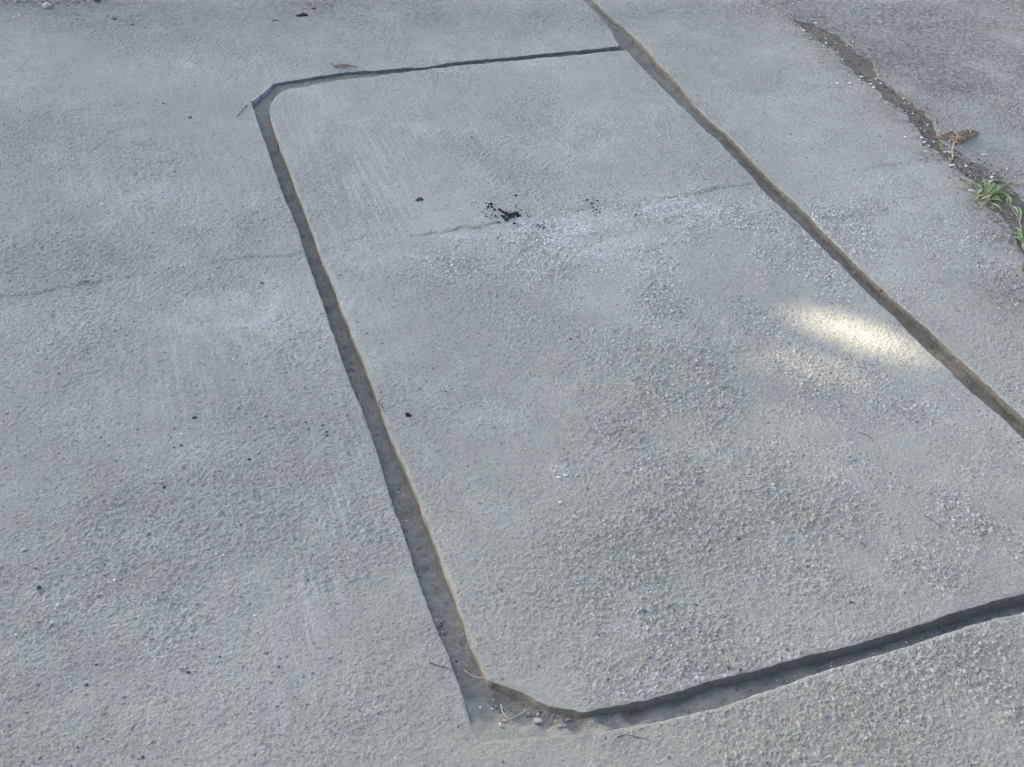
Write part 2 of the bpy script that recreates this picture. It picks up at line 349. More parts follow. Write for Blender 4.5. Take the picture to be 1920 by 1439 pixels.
poly_road = wK_R + [kr_near, (X1 + 25, kr_near[1]), (X1 + 25, far_y + 25), (kr_far[0], far_y + 25), kr_far]

# ------------------------------------------------------------------ one graded grid carries all slabs and the soil
def grow(start, h, end, ratio, sgn):
    out = []; x = start
    while (end - x) * sgn > 0:
        h = min(h * ratio, 0.35); x += sgn * h; out.append(x)
    return out
xs = list(np.arange(-2.15, 2.25, 0.0033))
xs = grow(xs[0], 0.0033, X0, 1.09, -1)[::-1] + xs + grow(xs[-1], 0.0033, X1, 1.09, 1)
ys = [0.86]
while ys[-1] < 4.75: ys.append(ys[-1] + 0.0024 * max(1.0, ys[-1] / 1.0))
ys = grow(ys[0], 0.0024, Y0, 1.10, -1)[::-1] + ys + grow(ys[-1], 0.011, far_y, 1.08, 1)
xs = np.array(xs); ys = np.array(ys); NX, NY = len(xs), len(ys)
GX, GY = np.meshgrid(xs, ys)
UI = np.arange(NX, dtype=float); VI = np.arange(NY, dtype=float)
def to_idx(p):
    """fractional grid index; extrapolated outside"""
    p = np.asarray(p, float)
    u = np.interp(p[:, 0], xs, UI); v = np.interp(p[:, 1], ys, VI)
    u = u + np.where(p[:, 0] < xs[0], (p[:, 0] - xs[0]) * 3, 0) + np.where(p[:, 0] > xs[-1], (p[:, 0] - xs[-1]) * 3, 0)
    v = v + np.where(p[:, 1] < ys[0], (p[:, 1] - ys[0]) * 3, 0) + np.where(p[:, 1] > ys[-1], (p[:, 1] - ys[-1]) * 3, 0)
    return np.stack([u, v], 1)
def densify(q):
    out = []
    n = len(q)
    for i in range(n):
        a = q[i]; b = q[(i + 1) % n]
        m = max(1, int(np.ceil(np.max(np.abs(b - a)) / 8.0))) if np.max(np.abs(b - a)) < 4000 else 400
        for k in range(m): out.append(a + (b - a) * k / m)
    return np.array(out)
def rows_inside(Q):
    ins = np.zeros((NY, NX), bool)
    A = Q; B = np.roll(Q, -1, 0)
    for r in range(NY):
        m = (A[:, 1] <= r) != (B[:, 1] <= r)
        if not m.any(): continue
        t = (r - A[m, 1]) / (B[m, 1] - A[m, 1]); xcr = np.sort(A[m, 0] + t * (B[m, 0] - A[m, 0]))
        ins[r] = (np.searchsorted(xcr, UI) % 2) == 1
    return ins
def near_edge(Q, win=5):
    best = np.full((NY, NX), 1e9, np.float32); sx = GX.copy(); sy = GY.copy()
    A = Q; B = np.roll(Q, -1, 0)
    for a, b in zip(A, B):
        u0 = int(max(0, math.floor(min(a[0], b[0]) - win))); u1 = int(min(NX - 1, math.ceil(max(a[0], b[0]) + win)))
        v0 = int(max(0, math.floor(min(a[1], b[1]) - win))); v1 = int(min(NY - 1, math.ceil(max(a[1], b[1]) + win)))
        if u1 < u0 or v1 < v0: continue
        uu, vv = np.meshgrid(np.arange(u0, u1 + 1), np.arange(v0, v1 + 1))
        d = b - a; L2 = d.dot(d) + 1e-12
        t = np.clip(((uu - a[0]) * d[0] + (vv - a[1]) * d[1]) / L2, 0, 1)
        qx = a[0] + t * d[0]; qy = a[1] + t * d[1]
        dd = np.hypot(uu - qx, vv - qy)
        sl = (slice(v0, v1 + 1), slice(u0, u1 + 1))
        m = dd < best[sl]
        if not m.any(): continue
        best[sl] = np.where(m, dd, best[sl])
        sx[sl] = np.where(m, np.interp(qx, UI, xs), sx[sl]); sy[sl] = np.where(m, np.interp(qy, VI, ys), sy[sl])
    return best, sx, sy
def pip(pts, Q):
    A = Q; B = np.roll(Q, -1, 0); r = np.zeros(len(pts), bool)
    for i, (x, y) in enumerate(pts):
        m = (A[:, 1] <= y) != (B[:, 1] <= y)
        t = (y - A[m, 1]) / (B[m, 1] - A[m, 1]); r[i] = (np.sum(A[m, 0] + t * (B[m, 0] - A[m, 0]) < x) % 2) == 1
    return r

# shared surface fields (metres, stains and wear of the concrete, some painted dimmer light)
def blobs(lst, x, y):
    f = np.zeros_like(x)
    for (px, py, rx, ry, a) in lst:
        p = at(px, py); s = mpp(px, py)
        sy_ = s / max(0.25, CAM_H / (s * F_PX))
        f += a * np.exp(-(((x - p[0]) / (rx * s))**2 + ((y - p[1]) / (ry * sy_))**2))
    return f
LIP = [(-400,610),(-150,580),(0,556),(75,548),(160,528),(260,517),(340,500),(420,487),(570,478),(640,462),(695,440),(740,440),(800,441),(850,432),(925,418),(1000,404),(1085,392),(1150,380),(1240,372),(1310,361),(1345,352),(1420,345),(1500,344),(1600,320),(1690,304),(1790,296),(1900,280),(2200,250)]
lipw = np.array(W(LIP))
EXPOSE = [(960,450,130,45,.75),(1150,420,190,50,.85),(1330,440,160,60,.75),(1120,560,220,90,.45),(1350,640,260,160,.55),(1560,420,120,60,.65),(1640,480,140,80,.6),(1500,850,320,200,.7),(1250,1200,130,110,.95),(1180,860,150,110,.65),(1600,1080,320,120,.7),(1600,1380,400,130,.85),(1850,480,90,70,.7),(1230,1050,120,90,.4),(860,480,60,40,.5),(1850,960,150,150,.6)]
PALE = [(430,600,110,50,.75),(500,560,60,40,.4),(250,360,120,30,.45),(690,470,80,35,.5),(330,850,90,30,.45),(690,330,70,60,.25),(560,160,60,30,.25),(330,120,120,25,.35),(790,245,50,14,.5),(900,240,40,8,.45),(1010,438,170,36,.85),(1270,385,130,28,.7),(1180,470,160,40,.4),(850,440,40,14,.6),(1160,410,120,20,.5),(1600,330,80,18,.4),(1205,1240,65,80,.85),(1195,1130,50,60,.4),(1050,885,24,18,.7),(580,672,25,8,.7),(100,600,110,40,.3),(640,580,50,60,.35),(1850,120,80,20,.25),(130,770,40,18,.35),(480,1200,140,120,.2)]
ROUGH = [(250,930,190,90,.7),(100,420,140,80,.45),(200,250,150,50,.4),(450,1050,200,120,.4),(500,1350,300,120,.4),(1300,800,400,250,.45),(1500,1350,500,150,.5),(1300,160,120,60,.3),(1750,130,220,110,.7),(300,640,150,60,.35),(1000,1150,200,100,.2),(950,620,200,120,.3)]
SOIL_FAR_SHADE = [(200,10,500,40,.22),(800,10,300,30,.15),(1530,75,45,14,.45),(1600,125,35,14,.4),(1680,215,30,16,.4),(1735,290,35,14,.5),(1840,385,40,18,.6),(1890,450,50,20,.6),(1420,15,70,20,.6),(1850,330,60,16,.8),(1800,300,40,10,.5),(1900,560,50,30,.7),(1560,100,40,25,.4),(1650,180,40,25,.4),(1880,390,45,40,.6),(60,5,110,9,.5),(150,0,120,8,.45),(590,8,60,10,.4),(1830,52,60,7,.3),(1000,1375,120,12,.5)]  # soil stains; the broad blobs paint the far end's dimmer light
def fields(x, y):
    n1 = fbm(x, y, 9, 21, 4); n2 = fbm(x, y, 4, 31, 3)
    ex = np.clip(blobs(EXPOSE, x, y) * (1 + n1 * .9) + n1 * 0.7 + n2 * .5 - 0.06, 0, 1.15)
    pa = np.clip(blobs(PALE, x, y) * (1 + n1 * 1.0), 0, 1)
    ro = np.clip(0.34 + blobs(ROUGH, x, y) + n2 * 1.1 + n1 * .35, 0.04, 1.5)
    so_ = np.clip(blobs(SOIL_FAR_SHADE, x, y), 0, 1)
    yl = np.interp(x, lipw[:, 0], lipw[:, 1])
    dl = y - yl + fbm(x, y, 26, 41, 4, .6) * 0.016
    up = np.clip(dl / 0.006 + 0.5, 0, 1); up = up * up * (3 - 2 * up)
    gs = np.array([(-400,.5),(0,.9),(85,.8),(110,.45),(150,.9),(400,.9),(470,.55),(600,.5),(680,.4),(760,.2),(800,.8),(920,.9),(960,.45),(1150,.35),(1290,.6),(1330,.9),(1420,.8),(1480,.3),(1560,.3),(1620,.55),(1700,.6),(1760,.1),(2200,.3)])
    gl = np.interp(np.interp(x, lipw[:, 0], [q_[0] for q_ in LIP]), gs[:, 0], gs[:, 1])
    gap = gl * np.clip(fbm(x, np.zeros_like(x), 3.5, 77, 2) * 1.6 + 0.95, 0.25, 1)
    ex = ex * (1 - 0.75 * up * np.clip(1 - dl / 1.2, 0, 1))
    z = 0.0030 * up * gap * np.clip(1 - dl / 1.0, 0, 1) - 0.0014 * gap * np.exp(-((dl + 0.002) / 0.0045)**2) + fbm(x, y, 2.2, 61, 3) * 0.006
    so_ = np.clip(so_ + 0.70 * np.maximum(gap, 0.28) * np.exp(-((dl + 0.002) / 0.0032)**2), 0, 1)
    return z, ex, pa, ro, so_

GRIME_FAR_SHADE = [(250,0,600,60,.45),(900,10,300,40,.35),(1300,40,150,60,.3),(1700,30,300,90,.3),(250,930,200,80,.15),(80,430,140,80,.15),(1300,160,140,50,.25),(1320,560,90,50,.15),(1420,740,200,60,.2),(1150,800,130,60,.12),(1650,1000,260,70,.15),(1850,540,90,50,.4),(650,20,120,20,.3),(300,250,150,50,.1),(820,640,60,70,.1)]  # grime; blobs along the far end paint its dimmer light into the colour
pavement = empty('pavement'); props(pavement, kind='structure')
inside_any = np.zeros((NY, NX), bool)

def build_slab(poly, seed, dark=0.0, crack=False):
    global inside_any
    Q = densify(to_idx(poly))
    ins = rows_inside(Q); dist, sx, sy = near_edge(Q)
    inside_any |= ins
    snap = dist < 0.62
    keep = ins | snap
    x = np.where(snap, sx, GX); y = np.where(snap, sy, GY)
    idx = np.arange(NX * NY).reshape(NY, NX)
    a = idx[:-1, :-1].ravel(); b = idx[:-1, 1:].ravel(); c = idx[1:, 1:].ravel(); d = idx[1:, :-1].ravel()
    alt = ((a // NX + a % NX) % 2 == 0)
    kk = keep.ravel(); m4 = np.stack([~kk[a], ~kk[b], ~kk[c], ~kk[d]], 1); one = m4.sum(1) == 1
    alt = np.where(one & (m4[:, 1] | m4[:, 3]), True, np.where(one, False, alt))   # split each border cell away from its missing corner
    t1 = np.where(alt[:, None], np.stack([a, b, c], 1), np.stack([a, b, d], 1))
    t2 = np.where(alt[:, None], np.stack([a, c, d], 1), np.stack([b, c, d], 1))
    T = np.concatenate([t1, t2]); kf = keep.ravel(); sf = snap.ravel()
    T = T[kf[T].all(1)]
    s3 = sf[T].all(1)
    if s3.any():
        xi = x.ravel(); yi = y.ravel(); q = T[s3]
        cen = to_idx(np.stack([xi[q].mean(1), yi[q].mean(1)], 1)); ok = pip(cen, Q)
        T = np.concatenate([T[~s3], q[ok]])
    uv = to_idx(np.stack([x.ravel(), y.ravel()], 1)); p0, p1, p2 = uv[T[:, 0]], uv[T[:, 1]], uv[T[:, 2]]
    ar = (p1[:, 0] - p0[:, 0]) * (p2[:, 1] - p0[:, 1]) - (p1[:, 1] - p0[:, 1]) * (p2[:, 0] - p0[:, 0])
    T = T[ar > 0.03]                                                      # drop slivers folded over the border
    used = np.unique(T); remap = np.full(NX * NY, -1); remap[used] = np.arange(len(used))
    T = remap[T]
    vx = x.ravel()[used]; vy = y.ravel()[used]
    de = np.where(ins | snap, np.hypot(GX - sx, GY - sy), 0); de = np.where(dist > 4.5, 1.0, np.where(snap, 0, de)).ravel()[used]
    z, ex, pa, ro, so_ = fields(vx, vy)
    edge = np.clip(de / 0.009, 0, 1); edge = edge * edge * (3 - 2 * edge)
    z = z - (1 - np.clip(de / 0.004, 0, 1))**2 * (0.0003 + 0.0022 * np.clip(fbm(vx, vy, 40, seed, 3) + .35, 0, 1))
    ro = np.clip(ro + dark * 0.35, 0, 1.5)
    grime_far_shade = np.clip(dark * 0.72 * np.clip(fbm(vx, vy, 5, 5, 4) * 1.4 + .75, 0, 1.2) + blobs(GRIME_FAR_SHADE, vx, vy) * (1 + fbm(vx, vy, 8, 15, 3)), 0, 1)
    if crack:
        dk_ = np.full(len(vx), 9.0)
        near = (vy > 2.2)
        for p_ in (wK_L[len(wK0):] + wK_R[len(wK0):])[::6]: dk_[near] = np.minimum(dk_[near], np.hypot(vx[near] - p_[0], vy[near] - p_[1]))
        sp_ = np.exp(-(dk_ / 0.016)**2) * 0.85 + np.exp(-(dk_ / 0.06)**2) * 0.16
        so_ = np.clip(so_ + sp_ * np.clip(0.55 + fbm(vx, vy, 18, 91, 4, .6) * 1.5, 0, 1.2), 0, 1)
    top = np.stack([vx, vy, z], 1)
    # sides
    E = np.concatenate([T[:, [0, 1]], T[:, [1, 2]], T[:, [2, 0]]]); key = np.sort(E, 1); k1 = key[:, 0].astype(np.int64) * len(used) + key[:, 1]
    _, inv, cnt = np.unique(k1, return_inverse=True, return_counts=True)
    BE = E[cnt[inv] == 1]
    bv = np.unique(BE); bm_ = np.full(len(used), -1); bm_[bv] = np.arange(len(bv)); nb = len(bv)
    out = np.zeros((nb, 2)); dv = top[BE[:, 1], :2] - top[BE[:, 0], :2]; nn = np.stack([dv[:, 1], -dv[:, 0]], 1); nn /= np.linalg.norm(nn, axis=1)[:, None] + 1e-12
    np.add.at(out, bm_[BE[:, 0]], nn); np.add.at(out, bm_[BE[:, 1]], nn); out /= np.linalg.norm(out, axis=1)[:, None] + 1e-12
    for _ in range(3):
        acc = out.copy(); np.add.at(acc, bm_[BE[:, 0]], out[bm_[BE[:, 1]]]); np.add.at(acc, bm_[BE[:, 1]], out[bm_[BE[:, 0]]])
        out = acc / (np.linalg.norm(acc, axis=1)[:, None] + 1e-12)
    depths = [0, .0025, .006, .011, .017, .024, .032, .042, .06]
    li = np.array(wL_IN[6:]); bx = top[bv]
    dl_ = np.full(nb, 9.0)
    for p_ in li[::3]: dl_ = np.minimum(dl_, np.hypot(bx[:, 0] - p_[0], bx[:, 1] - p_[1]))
    pale_side = (dl_ < 0.012).astype(float)  # paler colour on the middle slab's left side
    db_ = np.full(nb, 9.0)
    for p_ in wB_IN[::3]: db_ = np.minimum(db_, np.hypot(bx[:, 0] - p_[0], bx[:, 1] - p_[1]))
    pale_side = np.maximum(pale_side, 0.60 * (db_ < 0.012))  # lower groove side coloured paler to offset its deep shade
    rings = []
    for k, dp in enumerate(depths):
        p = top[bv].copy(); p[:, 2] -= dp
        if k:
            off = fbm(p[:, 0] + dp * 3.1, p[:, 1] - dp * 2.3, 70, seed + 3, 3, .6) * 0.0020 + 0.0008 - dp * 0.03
            off = off * (1 - 0.75 * (pale_side > .5))
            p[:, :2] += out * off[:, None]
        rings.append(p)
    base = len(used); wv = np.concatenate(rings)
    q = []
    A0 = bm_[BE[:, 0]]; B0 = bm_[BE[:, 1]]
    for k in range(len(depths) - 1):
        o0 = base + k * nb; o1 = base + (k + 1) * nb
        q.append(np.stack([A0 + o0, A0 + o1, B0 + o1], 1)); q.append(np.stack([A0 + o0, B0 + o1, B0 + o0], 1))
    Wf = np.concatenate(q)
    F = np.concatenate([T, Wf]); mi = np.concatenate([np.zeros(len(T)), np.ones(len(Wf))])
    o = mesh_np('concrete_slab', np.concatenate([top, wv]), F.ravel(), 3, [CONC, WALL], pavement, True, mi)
    zz = np.zeros(len(wv))
    sand_warm_light = np.clip(blobs([(1000,1398,170,22,.9),(905,1395,60,30,.8),(840,1290,40,70,.35),(1150,1385,90,18,.7),(930,1300,60,40,.3),(1250,1365,80,18,.4),(1450,1000,420,330,.75),(1050,1150,300,200,.5),(1600,1400,500,100,.7),(1300,700,250,160,.25),(1750,560,120,90,.25)], vx, vy), 0, 1)  # sandy at the corner; broad blobs paint the right's warmer light into colour
    streak = np.clip(0.16 + blobs([(690,360,70,90,.9),(625,980,45,380,.8),(500,600,130,90,.45),(300,720,120,80,.4),(1120,900,90,130,.3),(1500,1000,260,120,.3),(250,330,200,80,.3),(560,250,40,80,.4),(1000,250,250,60,.3)], vx, vy), 0, 1)
    at_ = o.data.attributes.new('streak', 'FLOAT', 'POINT'); at_.data.foreach_set('value', np.concatenate([streak, np.zeros(len(wv))]).astype(np.float32))
    at_ = o.data.attributes.new('grime_far_shade', 'FLOAT', 'POINT'); at_.data.foreach_set('value', np.concatenate([grime_far_shade, np.zeros(len(wv))]).astype(np.float32))
    at_ = o.data.attributes.new('sand_warm_light', 'FLOAT', 'POINT'); at_.data.foreach_set('value', np.concatenate([sand_warm_light, np.zeros(len(wv))]).astype(np.float32))
    at_ = o.data.attributes.new('pale_side', 'FLOAT', 'POINT'); at_.data.foreach_set('value', np.concatenate([np.zeros(len(top)), np.tile(pale_side, len(depths))]).astype(np.float32))
    for nme, arr in (('expose', ex), ('pale', pa), ('rough', ro), ('soil', so_), ('edge', edge)):
        at_ = o.data.attributes.new(nme, 'FLOAT', 'POINT'); at_.data.foreach_set('value', np.concatenate([arr, zz]).astype(np.float32))
    return o
s_centre = build_slab(poly_centre, 101)
s_outer = build_slab(poly_outer, 102)
s_right = build_slab(poly_right, 103, 0.0, True)
s_road = build_slab(poly_road, 104, 1.0, True)

# soil in the joints and in the crack
DEPTH = [(490,230,24),(580,470,28),(700,810,30),(800,1080,28),(860,1220,22),(890,1280,22),(880,1330,10),(893,1373,1),(915,1330,14),(950,1310,24),(985,1330,20),(950,1345,10),(1030,1345,18),(920,1385,.9),(950,1378,1.1),(1000,1376,1.3),(1050,1364,4),(1060,1379,1.3),(1080,1350,20),(1110,1366,5),(1120,1376,1.4),(1140,1372,0),(1150,1345,22),(1200,1330,30),(1215,1352,12),(1300,1310,28),(1300,1330,22),(1500,1250,30),(1900,1130,33),(2180,1060,40),(1110,5,14),(1165,80,14),(1250,160,18),(1400,310,20),(1560,460,20),(1720,620,21),(1900,790,22),(2200,1060,26),(650,142,10),(850,120,11),(1050,103,12),(560,153,9),(500,185,14),
         (1500,40,4),(1570,90,4),(1620,140,5),(1700,205,5),(1750,265,5),(1800,310,3),(1860,345,3),(1920,420,4),(2000,500,5),(1400,0,3),(700,-400,14),(2600,1400,25)]
dp_w = np.array([at(a, b)[:2] for a, b, _ in DEPTH]); dp_v = np.array([c for _, _, c in DEPTH]) * 0.001
inv_m = ~inside_any
dil = inv_m.copy()
for _ in range(10):
    e = dil.copy(); e[1:] |= dil[:-1]; e[:-1] |= dil[1:]; e[:, 1:] |= dil[:, :-1]; e[:, :-1] |= dil[:, 1:]; dil = e
idx = np.arange(NX * NY).reshape(NY, NX)
a = idx[:-1, :-1].ravel(); b = idx[:-1, 1:].ravel(); c = idx[1:, 1:].ravel(); d = idx[1:, :-1].ravel()
qd = np.stack([a, b, c, d], 1); qd = qd[dil.ravel()[qd].all(1)]
used = np.unique(qd); rm = np.full(NX * NY, -1); rm[used] = np.arange(len(used)); qd = rm[qd]
vx = GX.ravel()[used]; vy = GY.ravel()[used]
num = np.zeros(len(vx)); den = np.zeros(len(vx))
for (p, v) in zip(dp_w, dp_v):
    wgt = 1.0 / (((vx - p[0])**2 + (vy - p[1])**2) + 4e-5)**2; num += wgt * v; den += wgt
dep = num / den
zb, *_ = fields(vx, vy)
nz = fbm(vx, vy, 30, 201, 4, .55) * 0.006 + fbm(vx, vy, 120, 207, 3, .6) * 0.0022
soil_z = -dep + zb + nz * np.clip(dep / 0.012, 0.35, 1.0)
dk_p = np.array([at(px, py)[:2] for px, py in K_L[2:-2]] + [at(px, py)[:2] for px, py in K_R[2:-2]])
dmin = np.full(len(vx), 9.0)
for p in dk_p: dmin = np.minimum(dmin, np.hypot(vx - p[0], vy - p[1]))
dark_soil = np.clip(1.25 - dmin / 0.16, 0, 1)  # darker soil near the crack and along parts of the grooves
for (px, py, r, am) in [(1700,610,.5,.75),(1400,310,.5,.7),(1560,470,.4,.75),(1880,770,.4,.7),(1200,90,.4,.55),(900,112,.6,.55),(1600,1225,.4,.12),(1850,1150,.3,.2),(530,330,.35,.5),(620,560,.3,.42),(775,935,.035,.5)]:
    p = at(px, py); dark_soil = np.maximum(dark_soil, am * np.exp(-((vx - p[0])**2 + (vy - p[1])**2) / r**2))
soil = mesh_np('joint_soil', np.stack([vx, vy, soil_z], 1), qd.ravel(), 4, [SOIL]); props(soil, kind='structure')
at_ = soil.data.attributes.new('dark_soil', 'FLOAT', 'POINT'); at_.data.foreach_set('value', dark_soil.astype(np.float32))

dust = np.clip(blobs([(905,1388,50,16,1),(960,1384,70,14,1),(1040,1380,70,12,1),(1120,1374,60,10,1),(1190,1364,50,8,.8),(980,1362,70,14,.45),(1260,1348,60,7,.6),(1400,1310,80,6,.4),(960,1345,70,25,.45),(1500,1275,120,8,.35)], vx, vy), 0, 1)
at_ = soil.data.attributes.new('dust', 'FLOAT', 'POINT'); at_.data.foreach_set('value', dust.astype(np.float32))
def soil_at(x, y):
    wgt = 1.0 / (((x - dp_w[:, 0])**2 + (y - dp_w[:, 1])**2) + 4e-5)**2
    return -float((wgt * dp_v).sum() / wgt.sum()) + float(fields(np.array([x]), np.array([y]))[0][0])
def ground_z(x, y):
    iu = int(round(float(np.interp(x, xs, UI)))); iv = int(round(float(np.interp(y, ys, VI))))
    if inside_any[iv, iu]: return float(fields(np.array([x]), np.array([y]))[0][0])
    return soil_at(x, y)

# the earth beyond the paving
g = mesh_py('ground', [(-150, -150, -.075), (150, -150, -.075), (150, 150, -.075), (-150, 150, -.075)], [(0, 1, 2, 3)], [M_EARTH], smooth=False)
props(g, kind='structure')

# groove's blue-grey upper left corner side, stood in for by added plates
def plate(name, pix, mat, depth, thick, parent):
    top = [at(px, py, -0.0005) for px, py in pix]
    a, b = top; dirv = (b - a) / np.linalg.norm(b - a); nrm = np.array([dirv[1], -dirv[0], 0])
    v = []
    N = 6
    for k in range(N + 1):
        p = a + (b - a) * k / N
        wv = 0.0006 * math.sin(k * 2.1)
        for z in (0.0, -depth * 0.5, -depth):
            v.append(p + nrm * (thick + wv + 0.002 * z / depth) + np.array([0, 0, z])); v.append(p - nrm * 0.004 + np.array([0, 0, z]))
    f = []
    for k in range(N):
        o = k * 6; q = o + 6
        f += [(o, q, q + 2, o + 2), (o + 2, q + 2, q + 4, o + 4), (o + 1, o + 3, q + 3, q + 1), (o + 3, o + 5, q + 5, q + 3), (o, o + 1, q + 1, q), (o + 4, q + 4, q + 5, o + 5)]
    e = N * 6
    f += [(0, 2, 3, 1), (2, 4, 5, 3), (e, e + 1, e + 3, e + 2), (e + 2, e + 3, e + 5, e + 4)]
    return mesh_py(name, v, f, [mat], parent, False)
plate('corner_wall_piece', [(470.5,189.5),(486,177.8)], M_CHIP, 0.026, 0.006, pavement)
plate('corner_wall_piece', [(487.3,177),(507.5,157.5)], M_CHIP, 0.026, 0.007, pavement)

# ------------------------------------------------------------------ loose stones, crumbs and grit
def stone_mesh(name, seed, flat=0.65, mat=None, sub=2, rough=.22):
    r = random.Random(seed); bm = bmesh.new(); bmesh.ops.create_icosphere(bm, subdivisions=sub, radius=1.0)
    ks = [(Vector((r.gauss(0, 1), r.gauss(0, 1), r.gauss(0, 1))).normalized(), r.uniform(.55, .9)) for _ in range(9)]
    for v in bm.verts:
        for n_, d_ in ks:
            q = v.co.dot(n_)
            if q > d_: v.co -= n_ * (q - d_) * 0.85
        v.co *= 1 + r.uniform(-rough, rough) * 0.3
    sx_ = r.uniform(.8, 1.2)
    for v in bm.verts: v.co.x *= sx_; v.co.y /= sx_; v.co.z *= flat
    zmin = min(v.co.z for v in bm.verts)
    for v in bm.verts: v.co.z -= zmin * 0.75
    me = bpy.data.meshes.new(name); bm.to_mesh(me); bm.free(); me.materials.append(mat)
    return me
STONE_M = {'white': M_WHITE, 'pale': M_PALE, 'grey': M_GREY, 'dark': M_DARK, 'black': M_BLACK, 'brown': M_BROWN, 'redblack': M_REDBLK, 'green': M_GREENISH}
_cache = {}
def stone(kind, px, py, size_px, name, label, cat, group=None, asp=1.0, rot=None, flat=.62, lift=0.0):
    var = random.randrange(4); key = (kind, var, flat)
    if key not in _cache: _cache[key] = stone_mesh(name, hash((var, len(_cache))) & 0xffff, flat, STONE_M[kind])
    o = bpy.data.objects.new(name, _cache[key]); C.objects.link(o)
    p = at(px, py); r = size_px * mpp(px, py) * 0.5
    z = ground_z(p[0], p[1])
    if z < -0.002: p = at(px, py, z)
    o.location = (p[0], p[1], z + lift); o.scale = (r * asp, r / math.sqrt(asp), r)
    o.rotation_euler = (0, 0, random.uniform(0, 6.28) if rot is None else rot)
    props(o, label, cat, group)
    return o

# crumbs of black soil around the black clump on the centre slab
for (px, py, s, lab) in [(920.4,386,7,'larger black soil crumb up and left of the black clump, topmost of three close together'),(915,391,5.5,'left of three close black soil crumbs up and left of the black clump'),(922,391,5.5,'right of three close black soil crumbs up and left of the black clump'),(927,396,5.5,'black soil crumb between the three close crumbs and the black clump'),(929,408,5.5,'lone black soil crumb at the left end of the black clump'),(965,421,6.5,'black soil crumb right below the black clump'),(967,368,5.5,'lone black soil crumb above the black clump'),(1109,383,5,'black soil crumb far right of the black clump on the rough patch')]:
    stone('black', px, py, s, 'soil_crumb', lab, 'soil crumb', 'black soil crumbs on the middle slab', asp=1.15)
# the clump itself: one lumpy mesh
def clump(name, pts, mat, label, cat, flat=.5):
    bm = bmesh.new(); c0 = at(pts[0][0], pts[0][1]); gz = ground_z(c0[0], c0[1])
    for (px, py, s) in pts:
        p = at(px, py); r = s * mpp(px, py) * .5
        ret = bmesh.ops.create_icosphere(bm, subdivisions=2, radius=r)
        for v in ret['verts']:
            k = 1 + random.uniform(-.28, .28)
            v.co = Vector((v.co.x * k * 1.1, v.co.y * k * 1.25, (v.co.z * k + r * .35) * flat)) + Vector((p[0] - c0[0], p[1] - c0[1], 0))
    me = bpy.data.meshes.new(name); bm.to_mesh(me); bm.free(); me.materials.append(mat)
    o = bpy.data.objects.new(name, me); C.objects.link(o); o.location = (c0[0], c0[1], gz)
    return props(o, label, cat)
clump('soil_clump', [(960,405,9),(966,403,9),(972,406,8),(953,406,8),(948,402,7),(943,400,6),(937,396,7),(949,414,8),(944,409,7),(941,407,6),(956,410,7),(970,401,6),(975,408,5),(962,409,6)], M_BLACK, 'largest black clump of soil, on the middle slab beside the rough pale patch', 'soil')
clump('dirt_clod', [(787,374,8),(783,376,6),(791,375,6)], M_BROWN, 'small brown clod of dirt on the middle slab, left of the black clump', 'dirt')
clump('dark_chip', [(765,779,8),(763,777,6),(768,780,6)], M_REDBLK, 'reddish black chip on the middle slab right of the left groove', 'chip')
clump('leaf_scrap', [(569,28,9),(573,29,8),(563,29,7),(558,30,5),(565,30,6)], M_BLACK, 'black shrivelled leaf scrap near the top edge, above the corner of the groove', 'leaf scrap', .4)
clump('leaf_scrap', [(516,39,5),(520,40,4),(512,39.5,4)], M_BROWN, 'small brown leaf scrap lower left of the black leaf scrap', 'leaf scrap', .4)
clump('leaf_scrap', [(588,17,5),(591,16.5,4)], M_BLACK, 'tiny black leaf scrap upper right of the larger black one', 'leaf scrap', .4)
clump('dirt_clod', [(1008,408,0.1),(1117,391,4),(1120,393,4),(1114,394,3)], M_BLACK, 'flat black smear of soil right of the black clump', 'soil', .3) if False else None

